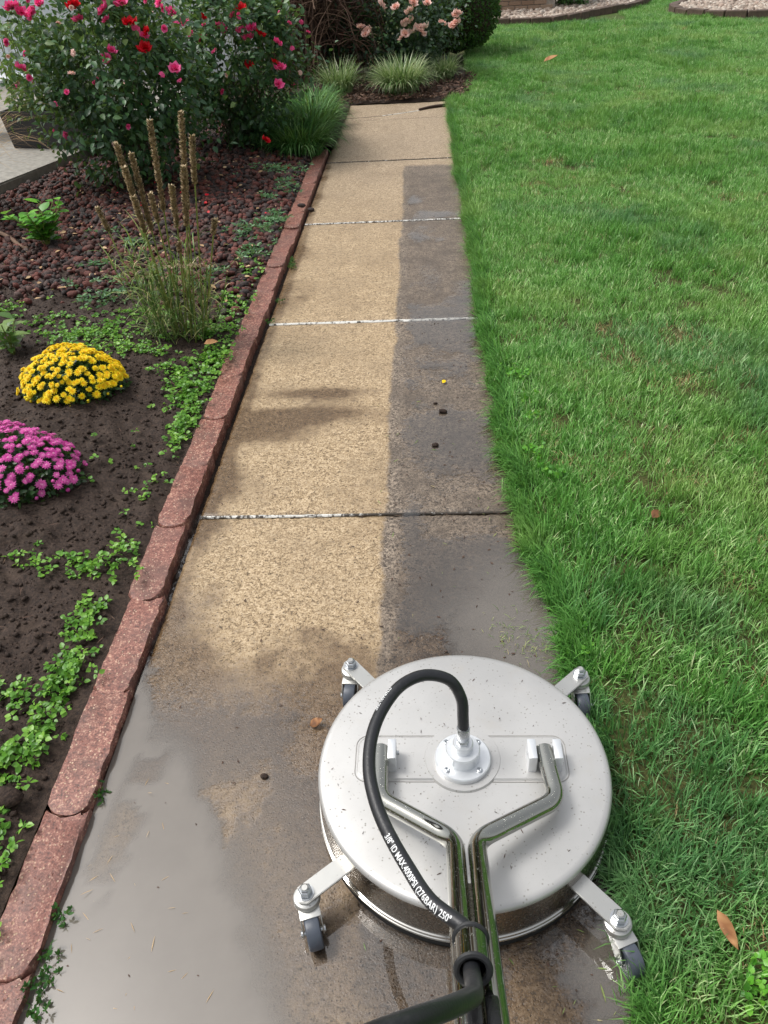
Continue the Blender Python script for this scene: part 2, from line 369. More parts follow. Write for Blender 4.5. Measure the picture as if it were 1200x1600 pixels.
M['peach_leaf'] = leafmat('dark_shrub_leaf', [(0, (.008, .028, .012)), (.5, (.018, .058, .022)), (.9, (.04, .10, .03)), (1, (.09, .17, .045))], .42, .15)
M['boxwood_leaf'] = leafmat('boxwood_leaf', [(0, (.014, .05, .012)), (.6, (.045, .12, .025)), (1, (.10, .20, .04))], .5, .2, .3)
M['turf_leaf'] = leafmat('lilyturf_leaf', [(0, (.012, .050, .012)), (.5, (.045, .15, .032)), (.85, (.11, .27, .07)), (1, (.32, .46, .22))], .5, .25, .25)
M['variegated'] = leafmat('cream_edged_leaf', [(0, (.05, .12, .03)), (.35, (.12, .22, .07)), (.6, (.34, .42, .22)), (1, (.62, .64, .42))], .4, .25)
M['chickweed'] = leafmat('chickweed_leaf', [(0, (.045, .15, .018)), (.5, (.12, .31, .03)), (1, (.27, .50, .07))], .4, .3)
M['sprig'] = leafmat('blue_green_sprig', [(0, (.05, .14, .06)), (.5, (.10, .23, .10)), (1, (.19, .34, .16))], .5, .2)
M['bright_leaf'] = leafmat('bright_green_leaf', [(0, (.05, .20, .02)), (.5, (.11, .36, .03)), (1, (.22, .50, .06))], .38, .3)
M['liatris_leaf'] = leafmat('yellowing_strap_leaf', [(0, (.07, .16, .035)), (.5, (.19, .29, .07)), (.8, (.34, .37, .13)), (1, (.52, .42, .22))], .5, .25)
M['mum_leaf'] = leafmat('mum_leaf', [(0, (.010, .035, .010)), (.6, (.025, .08, .018)), (1, (.06, .14, .03))], .45, .15)
M['tan_grass'] = leafmat('dry_grass', [(0, (.28, .16, .07)), (.5, (.42, .26, .13)), (1, (.60, .42, .24))], .7, .2)
M['stem_green'] = plain('green_stem', (.16, .20, .04), .6, 0, .3, 30)
M['seed_head'] = leafmat('brown_seed_head', [(0, (.17, .12, .06)), (.5, (.38, .28, .16)), (1, (.62, .50, .33))], .85, .05)
M['twig'] = leafmat('dry_twig', [(0, (.035, .018, .012)), (.5, (.10, .052, .034)), (1, (.20, .125, .085))], .85, .0)
M['cane'] = plain('rose_cane', (.06, .055, .025), .6, 0, .3, 30)
def petal(name, stops, rough=.5, tr=.25):
    g = NT(name); col = g.ramp(g.attr('tint'), stops); r = g.n('ShaderNodeObjectInfo').outputs['Random']
    col = g.mix(g.math('MULTIPLY', r, .28), col, stops[0][1])
    b = g.bsdf(Base_Color=col, Roughness=rough, Specular_IOR_Level=.3); t = g.n('ShaderNodeBsdfTranslucent', {'Color': col}); mx = g.n('ShaderNodeMixShader', {0: tr}); g.set(mx.inputs[1], b); g.set(mx.inputs[2], t); return g.done(mx)
M['p_yellow'] = petal('yellow_petal', [(0, (.88, .50, .004)), (.5, (.95, .74, .01)), (1, (.96, .84, .03))])
M['p_pink'] = petal('magenta_petal', [(0, (.84, .36, .60)), (.35, (.70, .09, .42)), (1, (.62, .035, .34))])
M['p_rose'] = petal('pink_red_petal', [(0, (.80, .03, .20)), (.6, (.95, .085, .33)), (1, (.97, .22, .48))])
M['p_red'] = petal('red_petal', [(0, (.55, .004, .012)), (1, (.80, .012, .03))])
M['p_peach'] = petal('peach_petal', [(0, (.90, .46, .34)), (.5, (.93, .60, .52)), (1, (.95, .76, .72))])
M['p_purple'] = petal('purple_petal', [(0, (.38, .10, .50)), (1, (.55, .22, .65))])
M['dry_leaf'] = leafmat('dry_fallen_leaf', [(0, (.12, .05, .02)), (.5, (.28, .12, .045)), (1, (.45, .24, .10))], .7, .1)

# ================================================================== SETTING
def grid(x0, x1, y0, y1, st, zf, keep=None):
    xs = np.linspace(x0, x1, max(2, int(round((x1-x0)/st))+1)); ys = np.linspace(y0, y1, max(2, int(round((y1-y0)/st))+1))
    X, Y = np.meshgrid(xs, ys, indexing='ij'); nx, ny = X.shape; Z = zf(X, Y)
    I = np.arange(nx*ny).reshape(nx, ny); F = np.stack([I[:-1, :-1], I[1:, :-1], I[1:, 1:], I[:-1, 1:]], -1).reshape(-1, 4)
    V = np.stack([X, Y, Z], -1).reshape(-1, 3)
    return V, F, X.ravel(), Y.ravel()
# far ground sheet
def ground():
    me = np_mesh('ground', [(-90, -60, -.06), (90, -60, -.06), (90, 160, -.06), (-90, 160, -.06)], [(0, 1, 2, 3)])
    link('ground', me, M['thatch'], kind='structure')
ground()
XL, XR = -.730, .40
def edge_x(y):   # ragged edge of the lawn along the walk
    y = np.asarray(y, float)
    e = .352 - .085*sst(y, 1.25, 2.0) + .0*y
    return e + .022*(fbm(y, y*0, 2.3, 3, 5)-.5)*2 + .012*(vn(y, y*0, 9, 8)-.5)*2
def stains(x, y):
    e = lambda cx, cy, rx, ry, p=1.0: np.exp(-(((x-cx)/rx)**2+((y-cy)/ry)**2)**p)
    wob = .018*(vn(y, x*0, 2.5, 3)-.5)
    wob = wob+.03*(fbm(x, y, 12, 3, 44)-.5)
    dirt = sst(x+wob, -.160, -.112)*sst(y+.10*(fbm(x, y, 6, 3, 45)-.5)+.1*x, 6.16, 5.98)*(1-.22*fbm(x, y, 3, 3, 46)*sst(y, 2.5, 5))
    dirt = np.maximum(dirt, .0)
    # dark band of silt spilling onto the cleaned half in front of the machine
    dirt = np.maximum(dirt, .36*sst(y+.5*(fbm(x, y, 5, 4, 47)-.5), 1.55, 1.05)*sst(x, -.66, -.35)*(.55+.45*sst(y, .65, .95)))
    dirt = dirt*(1-.85*e(.14, .48, .20, .16))*(1-.5*e(-.12, .5, .16, .16))
    wet = 1.3*e(-.64, 2.44, .15, .11)+.9*e(-.46, 2.52, .24, .06)+.95*e(-.44, 2.69, .24, .05)+1.3*e(-.71, 2.10, .085, .12)+.65*e(-.69, 1.87, .08, .05)+.5*e(-.66, 3.6, .10, .16)+.35*e(-.7, 4.2, .06, .3)
    wet = wet+.55*sst(x, -.66, -.70)*(y > 1.2)+.55*e(-.66, 1.30, .09, .22)+.55*e(-.62, 1.08, .14, .12)+.50*e(-.30, 1.10, .16, .16)+.45*e(-.22, .95, .10, .2)
    wet = wet+.30*sst(fbm(x, y, 5, 4, 88), .52, .68)*(x < -.13)+.34*sst(x, -.12, -.08)*sst(y, 6.0, 5.6)+.25*e(.1, 1.5, .3, .3)+.35*e(.0, .60, .35, .1)+.12*sst(y, 1.6, 1.2)
    wet = wet+.5*sst(x, .20, .30)*sst(y, 6, 1.5)
    mud = .38*fbm(x, y, 9, 3, 48)*sst(y, 1.9, 1.2)+.75*e(-.52, 1.12, .16, .16)+.55*sst(y, 1.35, .9)*sst(x, -.1, -.35)*.8+.35*e(-.3, .75, .22, .2)+.5*e(-.66, 1.50, .1, .14)+.35*e(.25, 1.9, .2, .3)
    wet = wet+.34*sst(y+.4*(fbm(x, y, 6, 3, 49)-.5), 1.65, 1.15)
    return np.clip(dirt, 0, 1), np.clip(wet, 0, 1), np.clip(mud, 0, 1)
def puddles(x, y):
    e = lambda cx, cy, rx, ry, p=2.0: np.exp(-(((x-cx)/rx)**2+((y-cy)/ry)**2)**p)
    lb = np.interp(y, [-1, .45, .65, .84, 1.02, 1.12, 1.2, 1.5], [-.20, -.26, -.34, -.46, -.58, -.66, -.72, -.86])
    wb = .10*(fbm(x, y, 7, 4, 19)-.5)+.05*(fbm(x, y, 26, 3, 23)-.5); x0 = x; x = x+wb; y = y+.8*wb
    A = sst(x, lb+.09, lb-.05)*sst(x0, -1, -.99)
    B = e(.26, 1.42, .24, .33, 1.6)
    Cc = .78*e(.08, 2.27, .17, .24, 1.2)*(.75+.5*fbm(x, y, 16, 3, 14)); D = .50*e(.03, 3.85, .11, .35, 1.0)+.45*e(.05, 3.12, .13, .2, 1)
    Rr = sst(x, .285, .335)*sst(y, .95, .8)+.8*e(.30, .55, .06, .14)
    F = (.14+.46*sst(fbm(x, y, 6, 4, 63), .36, .60))*sst(y, 1.35, 1.0)*sst(x, .20, .04)+.22*sst(y+.35*(fbm(x, y, 8, 3, 66)-.5), 1.7, 1.1)
    G_ = sst(x, -.13, -.05)*sst(x, .34, .22)*sst(y, 5.9, 5.0)*(.22+.52*sst(fbm(x, y, 3.2, 4, 61), .40, .66))
    dep = np.maximum.reduce([A, B, Cc, D, Rr, F, G_]); 
    hole = np.exp(-((x0+.640+.10*(1-y))/.040)**4)*sst(fbm(x0, y, 9, 3, 62)+.25*(fbm(x0, y, 40, 3, 64)-.5), .36, .44)*sst(y, .6, .8)*sst(y, 1.2, 1.05)
    mk = np.maximum.reduce([.93*A*(1-.8*hole), .72*B, .12*Cc, .05*D, .55*sst(Rr, .3, .8), .03*np.ones_like(A)])
    return np.clip(dep, 0, 1), np.clip(mk, 0, 1)
walk = empty('sidewalk', (0, 0, 0)); walk['kind'] = 'structure'
slab_y = [-.99, .455, 1.905, 3.355, 4.805, 6.255, 7.72, 8.42]
for a, b in zip(slab_y, slab_y[1:]):
    g0, g1 = a+{6.255: .0025, 1.905: .004}.get(a, .006), b-{6.255: .0025, 1.905: .004}.get(b, .006)
    if b == 8.42: g1 = b
    def zf(X, Y):
        return 0*X + .0012*(fbm(X, Y, 22, 3, 4)-.5)
    st = .012 if a < 3 else .02
    V, F, x, y = grid(XL, XR, g0, g1, st, zf)
    # rounded tooled edges and skirts
    d = np.minimum.reduce([y-g0, g1-y, x-XL]); V[:, 2] -= .006*np.clip(1-d/.012, 0, 1)**2
    chip = np.clip((fbm(x, y, 60, 2, 9)-.62)*8, 0, 1)*np.clip(1-d/.03, 0, 1); V[:, 2] -= .006*chip
    dt, wt, mu = stains(x, y)
    n0 = len(V); low = V.copy(); 
    nx = len(np.unique(np.round(x, 6))); ny = n0//nx; I = np.arange(n0).reshape(nx, ny)
    ring = np.concatenate([I[:, 0], I[-1, 1:], I[-2::-1, -1], I[0, -2:0:-1]]); lo = V[ring].copy(); lo[:, 2] = -.09
    V2 = np.vstack([V, lo]); k = np.arange(len(ring)); k2 = (k+1) % len(ring)
    F2 = np.vstack([F, np.stack([ring[k2], ring[k], n0+k, n0+k2], 1)])
    ex = lambda v: np.concatenate([v, v[ring]])
    me = np_mesh('slab', V2, F2, smooth=False, attrs={'dirt': ex(dt), 'wet': ex(wt), 'mud': ex(mu)})
    sl = np.zeros(len(F2), bool); sl[:len(F)] = True; me.polygons.foreach_set('use_smooth', sl)
    link('slab', me, M['concrete'], walk)
# joint sealant strips
for jy, w, worn in [(1.905, .0085, .30), (3.355, .014, .02), (4.805, .010, .12), (6.255, .004, .35), (.455, .008, .5)]:
    xs = np.linspace(XL+.003, XR, 240); c = jy+.0035*(vn(xs, xs*0, 6, int(jy*10))-.5)
    hw = w*.5*(.75+.7*vn(xs, xs*0, 25, int(jy*7))); z = .0012+.0015*vn(xs, xs*0, 40, 5)
    wn = worn+.0*xs
    if jy == 1.905: wn = .10+.28*sst(xs, -.35, -.1); hw = hw*(1-.45*sst(xs, -.35, -.1))
    V = np.concatenate([np.stack([xs, c-hw, xs*0-.004], 1), np.stack([xs, c-hw*.5, z], 1), np.stack([xs, c+hw*.5, z], 1), np.stack([xs, c+hw, xs*0-.004], 1)])
    n = len(xs); i = np.arange(n-1); F = np.concatenate([np.stack([k*n+i, k*n+i+1, (k+1)*n+i+1, (k+1)*n+i], 1) for k in range(3)])
    link('joint_strip', np_mesh('joint_strip', V, F, smooth=True, attrs={'worn': np.tile(wn, 4)}), M['sealant'], walk)
# diagonal crack repair near the far end: white filled part and a dark open part
ck = catmull([(-.36, 7.86, .002), (-.2, 7.93, .002), (-.02, 8.02, .002)], 8); V, F = tube_np(ck, .008, 6); V[:, 2] = .001+(V[:, 2]-.002)*.4
link('joint_strip', np_mesh('joint_strip', V, F, attrs={'worn': np.zeros(len(V))}), M['sealant'], walk)
ck = catmull([(-.72, 7.80, 0), (-.5, 7.83, 0), (-.36, 7.86, 0)], 6); V, F = tube_np(ck, .004, 5); V[:, 2] = .0008+V[:, 2]*.3
link('hairline_crack', np_mesh('hairline_crack', V, F), M['black_plastic'], walk)
# water sheet (clipped to faces that hold water)
V, F, x, y = grid(XL-.002, XR, -.9, 6.0, .015, lambda X, Y: 0*X+.0028)
dep, mk = puddles(x, y); keep = dep[F].max(1) > .08; F = F[keep]
used = np.unique(F); mp = -np.ones(len(V), int); mp[used] = np.arange(len(used))
pd = link('puddle_water', np_mesh('puddle_water', V[used], mp[F], attrs={'depth': dep[used], 'murk': mk[used]}), M['water'], kind='structure')

V, F, x, y = grid(-.775, XL+.001, -.9, 2.3, .012, lambda X, Y: 0*X-.011)
link('trench_water', np_mesh('trench_water', V, F, attrs={'depth': np.clip(.62+.4*(fbm(x, y, 14, 3, 8)-.5)-.35*sst(y, 1.3, 2.2), 0, 1), 'murk': .75+0*x}), M['water'], kind='structure')
# garden bed soil
def soil_z(x, y):
    x = np.asarray(x, float); y = np.asarray(y, float)
    z = .018+.035*(fbm(x, y, 1.6, 3, 21)-.4)+.030*sst(x, -.9, -1.4)
    z = z+.034*(fbm(x, y, 11, 4, 33)-.5)+.026*(fbm(x, y, 34, 3, 41)-.5)
    z = z+.05*np.exp(-(((x+1.385)/.3)**2+((y-2.66)/.3)**2))+.05*np.exp(-(((x+1.36)/.3)**2+((y-2.03)/.3)**2))
    return z*sst(x, -.84, -.90)+.012*(1-sst(x, -.84, -.90))
V, F, x, y = grid(-2.6, -.835, -.6, 3.9, .010, soil_z); bed = link('garden_soil', np_mesh('garden_soil', V, F, smooth=True), M['soil'], kind='structure')
V, F, x, y = grid(-4.6, -.835, 3.9, 10.4, .04, soil_z); V[:, 2] -= 0
link('garden_soil', np_mesh('garden_soil', V, F, smooth=True), M['soil'], kind='structure')
V, F, x, y = grid(-4.6, -2.6, -.6, 3.9, .04, soil_z); link('garden_soil', np_mesh('garden_soil', V, F, smooth=True), M['soil'], kind='structure')
# wet dirt in the trench between edging and slab, and mulch beyond the walk's end
V, F, x, y = grid(-.85, -.70, -.9, 6.8, .01, lambda X, Y: -.030+.016*(fbm(X, Y, 30, 3, 3)-.5)); link('trench_soil', np_mesh('trench_soil', V, F, smooth=True), M['soil'], kind='structure')
V, F, x, y = grid(-1.7, .56, 8.425, 10.4, .03, lambda X, Y: -.02*sst(Y, 8.50, 8.43)+.012+.02*fbm(X, Y, 8, 3, 3)-.06*sst(X, .40+.1*vn(Y, Y*0, 3, 2), .56)); link('garden_soil', np_mesh('garden_soil', V, F, smooth=True), M['soil'], kind='structure')
V, F, x, y = grid(-1.0, -.70, 6.7, 8.45, .03, lambda X, Y: .012+.01*fbm(X, Y, 8, 3, 3)); link('garden_soil', np_mesh('garden_soil', V, F, smooth=True), M['soil'], kind='structure')

# lawn soil
def lawn_edge(y):
    y = np.asarray(y, float); e = edge_x(y)
    far = np.interp(y, [8.3, 8.6, 9.2, 9.6, 10.2, 11, 12, 12.6], [.27, .44, .48, .50, .52, .55, .60, .62])
    return np.where(y > 8.3, far, e)
def lawn_sheet(x1, y0, y1, st, base):
    ys = np.linspace(y0, y1, int((y1-y0)/st)+1); n = max(3, int((x1-.3)/st)); t = np.linspace(0, 1, n)**1.2
    e = lawn_edge(ys); X = e[:, None]+(x1-e[:, None])*t[None]; Y = np.repeat(ys[:, None], n, 1)
    Z = base+.02*(fbm(X, Y, 1.3, 3, 71)-.5)+.012*(fbm(X, Y, 20, 3, 72)-.5)-.022*(t[None] < .001)
    I = np.arange(len(ys)*n).reshape(len(ys), n); F = np.stack([I[:-1, :-1], I[:-1, 1:], I[1:, 1:], I[1:, :-1]], -1).reshape(-1, 4)
    return np.stack([X, Y, Z], -1).reshape(-1, 3), F
V, F = lawn_sheet(6, -1.5, 6, .03, .010); link('lawn_ground', np_mesh('lawn_ground', V, F, smooth=True), M['thatch'], kind='structure')
V, F = lawn_sheet(14, 6, 26, .10, .010); link('lawn_ground', np_mesh('lawn_ground', V, F, smooth=True), M['thatch'], kind='structure')

# porch slab and house walls
def prism(poly, z0, z1):
    bm = bmesh.new(); a = [bm.verts.new((x, y, z0)) for x, y in poly]; b = [bm.verts.new((x, y, z1)) for x, y in poly]; n = len(poly)
    bm.faces.new(list(reversed(a))); bm.faces.new(b)
    for i in range(n): bm.faces.new((a[i], a[(i+1) % n], b[(i+1) % n], b[i]))
    return bm
bm = prism([(-6, 3.9), (-3.6, 4.45), (-3.02, 5.3), (-2.70, 6.3), (-2.52, 7.1), (-2.2, 8.2), (-2.1, 9.86), (-6, 9.86)], -.05, .13)
bmesh.ops.bevel(bm, geom=[e for e in bm.edges if min(v.co.z for v in e.verts) > .1], offset=.012, segments=2, affect='EDGES')
tag(bm_obj('porch_slab', bm, M['old_concrete']), 'weathered grey concrete porch slab behind the lava rock', 'porch')
wall = empty('siding_wall', (-3.9, 9.9, 0), 'white clapboard house wall behind the red roses', 'wall')
bm = bmesh.new(); bbox(bm, (0, .12, 1.45), (4.4, .2, 2.9)); bm_obj('backing', bm, M['siding'], wall)
bm = bmesh.new(); bbox(bm, (0, 0, 0), (4.36, .018, .128), rot=Matrix.Rotation(R_(7), 3, 'X')); me = bpy.data.meshes.new('siding_board'); bm.to_mesh(me); bm.free(); me.materials.append(M['siding'])
for k in range(20): link('siding_board', me, None, wall, (0, .008, .20+k*.12))
bm = bmesh.new(); bbox(bm, (2.235, -.01, 1.45), (.11, .10, 2.9), bev=.006); bm_obj('corner_board', bm, M['siding'], wall)
bm = bmesh.new(); bbox(bm, (1.75, -.015, 1.25), (.62, .05, 1.1), bev=.005); w_ = bm_obj('window', bm, M['siding'], wall)
bm = bmesh.new(); bbox(bm, (1.75, -.045, 1.25), (.5, .02, .98)); bm_obj('pane', bm, plain('dark_window_glass', (.012, .014, .018), .08), w_)
bm = bmesh.new(); bbox(bm, (1.75, -.062, 1.25), (.5, .012, .03)); bm_obj('muntin', bm, M['siding'], w_)
bm = bmesh.new(); bbox(bm, (0, 0, 1.3), (.06, .06, 2.6), bev=.008); bbox(bm, (0, 0, .01), (.12, .12, .02), bev=.003)
o = bm_obj('porch_post', bm, M['black_plastic']); o.location = (-3.05, 9.2, .13); tag(o, 'thin black porch post against the white siding', 'post')

def brick_wall(name, origin, wx, hz, dark, label, rows, cols, bl=.21, bh=.068):
    e = empty(name, origin, label, 'wall')
    bm = bmesh.new(); bbox(bm, (wx/2, .11, hz/2), (wx, .2, hz)); bm_obj('mortar_bed', bm, M['mortar'], e)
    m = M['brick_dark'] if dark else M['brick_tan']
    bm = bmesh.new(); bbox(bm, (0, 0, 0), (bl-.012, .03, bh-.011), bev=.003, seg=1); me = bpy.data.meshes.new('brick'); bm.to_mesh(me); bm.free(); me.materials.append(m)
    for r in range(rows):
        for c in range(cols):
            x = bl*(c+.5)+(bl/2 if r % 2 else 0)
            if x+bl/2 > wx+.001: continue
            link('brick', me, None, e, (x, .002+random.uniform(0, .003), bh*(r+.5)))
    bm = bmesh.new(); r = rows; tot = int(hz/bh)
    V0 = []; 
    for r in range(rows, tot):
        for c in range(int(wx/bl)):
            x = bl*(c+.5)+(bl/2 if r % 2 else 0)
            if x+bl/2 > wx+.001: continue
            q = bmesh.ops.create_cube(bm, size=1)['verts']; bmesh.ops.scale(bm, verts=q, vec=(bl-.012, .03, bh-.011)); bmesh.ops.translate(bm, verts=q, vec=(x, .002, bh*(r+.5)))
    if len(bm.verts): o = bm_obj('brick_courses', bm, m, e); o['kind'] = 'stuff'
    else: bm.free()
    return e
brick_wall('brick_wall', (-1.66, 9.86, 0), 1.06, 2.7, True, 'dark brown brick house corner behind the dead vine', 14, 5)
brick_wall('brick_wall', (-.2, 15.35, 0), 2.45, 2.7, False, 'tan brick house wall behind the far stone bed', 7, 12)

# ================================================================== RED EDGING
ed = empty('garden_edging', (-.80, 0, 0), 'row of rust red scalloped edging blocks along the walk', 'edging')
def edging_block(seed, L=.325, w=.094):
    r = random.Random(seed); n = 8; hw = w/2
    near = [(-hw+w*t, -.036*math.sqrt(max(0, 1-(2*t-1)**2*.96))) for t in [i/n for i in range(n+1)]]
    pts = [(x, y+.038) for x, y in near]
    far = [(x, y+L+.038-.009) for x, y in reversed(near)]
    sd_ = lambda sx: [(sx*hw+r.uniform(-.0022, .0022), .038+(L-.012)*(i/13)) for i in range(1, 13)]
    poly = pts+sd_(1)+far+list(reversed(sd_(-1)))
    bm = bmesh.new(); lo = [bm.verts.new((x, y, -.07)) for x, y in poly]; hi = [bm.verts.new((x, y, .023)) for x, y in poly]; m = len(poly)
    bm.faces.new(list(reversed(lo))); top = bm.faces.new(hi)
    for i in range(m): bm.faces.new((lo[i], lo[(i+1) % m], hi[(i+1) % m], hi[i]))
    bmesh.ops.bevel(bm, geom=list(top.edges), offset=.006, segments=2, affect='EDGES', profile=.5)
    for v in bm.verts:
        if v.co.z > 0: v.co += Vector((r.uniform(-1, 1), r.uniform(-1, 1), r.uniform(-1, 1)))*.0018
    me = bpy.data.meshes.new('edging_block'); bm.normal_update(); bm.to_mesh(me); bm.free(); me.materials.append(M['edging'])
    for p in me.polygons: p.use_smooth = True
    me.set_sharp_from_angle(angle=R_(40)); return me
EB = [edging_block(s) for s in range(4)]
ey = [-1.05, -.725, -.40, -.075, .25, .575, .895, 1.215, 1.545, 1.865, 2.185, 2.51, 2.835, 3.165, 3.465, 3.74, 4.07, 4.39, 4.70, 5.02, 5.34, 5.66, 5.97, 6.29]
for k, yy in enumerate(ey):
    o = link('brick', EB[k % 4], None, ed, (random.uniform(-.004, .004)-.012*sst(yy, .8, 2)+.008*sst(yy, 3.7, 4.5)+.010+.008*sst(yy, 1.3, .8), yy-.038, random.uniform(-.004, .004)), (random.uniform(-.012, .012), random.uniform(-.03, .015), random.uniform(-.012, .012)))
    if k+1 < len(ey): o.scale[1] = (ey[k+1]-yy)/.325
# ================================================================== LAWN (stuff)
def blade_set(n, rad, h0, h1, w0, w1, lean=(.2, 1.3), bias=None, tint=None):
    r = rad*np.sqrt(rng.random(n)); a = rng.uniform(0, 6.283, n); base = np.stack([r*np.cos(a), r*np.sin(a), -.004+0*r], 1)
    az = rng.uniform(0, 6.283, n) if bias is None else bias+rng.normal(0, .6, n)
    return blades(base, az, rng.uniform(*lean, n), rng.uniform(h0, h1, n), rng.uniform(w0, w1, n), 3, .8, tint=tint)
grass_col = bpy.data.collections.new('grass_sources')
def grass_mat():
    g = NT('lawn_grass'); t = g.attr('tint'); pos = g.pos()
    hgt = g.n('ShaderNodeSeparateXYZ'); g.set(hgt.inputs[0], pos)
    col = g.ramp(t, [(0, (.022, .090, .014)), (.35, (.105, .305, .052)), (.72, (.25, .52, .130)), (.92, (.48, .74, .30)), (1, (.74, .76, .46))])
    p1 = g.ss(g.noise(1.6, 4, .6), .46, .70); col = g.mix(g.math('MULTIPLY', p1, .65), col, g.mix(t, (.17, .31, .06), (.44, .60, .20)))
    p2 = g.ss(g.noise(1.1, 4, .6, vec=g.n('ShaderNodeVectorMath', {0: pos, 1: (7.3, 2.1, 0)}, operation='ADD').outputs[0]), .52, .68); col = g.mix(g.math('MULTIPLY', p2, .6), col, g.mix(t, (.045, .15, .06), (.20, .38, .20)))
    p3 = g.math('MULTIPLY', g.ss(g.noise(3.6, 4, .6), .60, .72), g.ss(g.math('ADD', g.n('ShaderNodeObjectInfo').outputs['Random'], t), .7, 1.3)); col = g.mix(g.math('MULTIPLY', p3, .30), col, (.46, .42, .18))
    b = g.bsdf(Base_Color=col, Roughness=.40, Specular_IOR_Level=.38); tr = g.n('ShaderNodeBsdfTranslucent', {'Color': g.mix(.3, col, (.4, .7, .1))})
    mx = g.n('ShaderNodeMixShader', {0: .25}); g.set(mx.inputs[1], b); g.set(mx.inputs[2], tr); return g.done(mx)
M['grass'] = grass_mat(); M['grass_dry'] = M['tan_grass']
def src(name, sets, mat=None):
    V, F, T = join_np(sets); o = bpy.data.objects.new(name, np_mesh(name, V, F, T)); o.data.materials.append(mat or M['grass']); grass_col.objects.link(o)
# 0-4 ordinary, 5-7 edge tufts that hang over the walk, 8-9 dry, 10-11 coarse tall
for k in range(5): src('a%02d_grass_tuft' % k, [blade_set(70, .065, .028, .060, .0022, .0042, (.2, 1.5))])
for k in range(3): src('a%02d_grass_tuft' % (5+k), [blade_set(34, .035, .055, .12, .0028, .0048, (.7, 2.1), bias=math.pi, tint=rng.random(34)*.6)])
for k in range(2): src('a%02d_grass_tuft' % (8+k), [blade_set(40, .07, .02, .05, .0015, .003, (.8, 1.9))], M['grass_dry'])
for k in range(2): src('a%02d_grass_tuft' % (10+k), [blade_set(36, .045, .06, .095, .003, .0052, (.2, 1.4), tint=rng.random(36)*.7)])
def gn_scatter(name, P, rot, scl, idx, col, mat):
    me = bpy.data.meshes.new(name); me.vertices.add(len(P)); me.vertices.foreach_set('co', np.asarray(P, np.float32).ravel())
    a = me.attributes.new('rot', 'FLOAT_VECTOR', 'POINT'); a.data.foreach_set('vector', np.asarray(rot, np.float32).ravel())
    a = me.attributes.new('scl', 'FLOAT', 'POINT'); a.data.foreach_set('value', np.asarray(scl, np.float32))
    a = me.attributes.new('idx', 'INT', 'POINT'); a.data.foreach_set('value', np.asarray(idx, np.int32))
    o = link(name, me, mat)
    ng = bpy.data.node_groups.new(name, 'GeometryNodeTree'); ng.interface.new_socket('Geometry', in_out='INPUT', socket_type='NodeSocketGeometry'); ng.interface.new_socket('Geometry', in_out='OUTPUT', socket_type='NodeSocketGeometry')
    N = ng.nodes; L = ng.links; i = N.new('NodeGroupInput'); u = N.new('NodeGroupOutput'); ci = N.new('GeometryNodeCollectionInfo'); ci.inputs['Collection'].default_value = col
    ci.inputs['Separate Children'].default_value = True; ci.inputs['Reset Children'].default_value = True
    ip = N.new('GeometryNodeInstanceOnPoints'); ip.inputs['Pick Instance'].default_value = True
    def na(nm, ty): x = N.new('GeometryNodeInputNamedAttribute'); x.data_type = ty; x.inputs[0].default_value = nm; return x.outputs['Attribute']
    L.new(i.outputs[0], ip.inputs['Points']); L.new(ci.outputs[0], ip.inputs['Instance']); L.new(na('idx', 'INT'), ip.inputs['Instance Index'])
    L.new(na('rot', 'FLOAT_VECTOR'), ip.inputs['Rotation']); L.new(na('scl', 'FLOAT'), ip.inputs['Scale']); L.new(ip.outputs[0], u.inputs[0])
    m = o.modifiers.new('scatter', 'NODES'); m.node_group = ng; return o
P, RT, S, I = [], [], [], []
def add_zone(x0, x1, y0, y1, dens, sc, far=False):
    n = int((x1-x0)*(y1-y0)*dens); x = rng.uniform(x0, x1, n); y = rng.uniform(y0, y1, n)
    lim = np.interp(y, [-1.5, 0, 2, 6, 12, 25], [2.2, 2.2, 2.6, 4.2, 6.6, 12])
    ok = (x > lawn_edge(y)+.02) & (x < lim)
    bedd = ((y > 12.95+.35*np.maximum(0, x-1.2)-.12*x) & (x < 3.2) & (y > 13.8)) | (((x-5.6)/1.75)**2+((y-14.6)/1.35)**2 < 1)
    ok &= ~bedd
    x, y = x[ok], y[ok]; n = len(x)
    dry = fbm(x, y, 2.6, 3, 91); tall = fbm(x, y, 1.9, 3, 55)
    spots = np.zeros(n)
    for cx, cy, r in [(.48, .93, .06), (.72, 2.4, .06), (.80, 3.15, .07), (.62, .55, .07), (.55, .48, .05), (.57, .62, .04), (.42, 1.0, .03), (.95, 5.9, .18), (.75, 2.9, .1)]: spots = np.maximum(spots, np.exp(-((x-cx)**2+(y-cy)**2)/r**2))
    thin = rng.random(n) < spots*.75; x, y, dry, tall, spots = (v[~thin] for v in (x, y, dry, tall, spots)); n = len(x)
    k = rng.integers(0, 5, n); k = np.where((tall > .56) & (rng.random(n) < .40), 10+rng.integers(0, 2, n), k); k = np.where((rng.random(n) < .030+.16*sst(dry, .6, .75)+.5*spots), 8+rng.integers(0, 2, n), k)
    z = .006+.02*(fbm(x, y, 1.3, 3, 71)-.5)
    P.append(np.stack([x, y, z], 1)); RT.append(np.stack([rng.normal(0, .12, n), rng.normal(0, .12, n), rng.uniform(0, 6.28, n)], 1)); S.append(sc*rng.uniform(.8, 1.25, n)*(.8+.45*fbm(x, y, 3, 2, 13))); I.append(k)
add_zone(.2, 2.3, -.6, 3, 680, .86); add_zone(.2, 3.6, 3, 6.5, 560, .82); add_zone(.2, 6, 6.5, 11, 430, .85); add_zone(.4, 9, 11, 20, 260, 1.0)
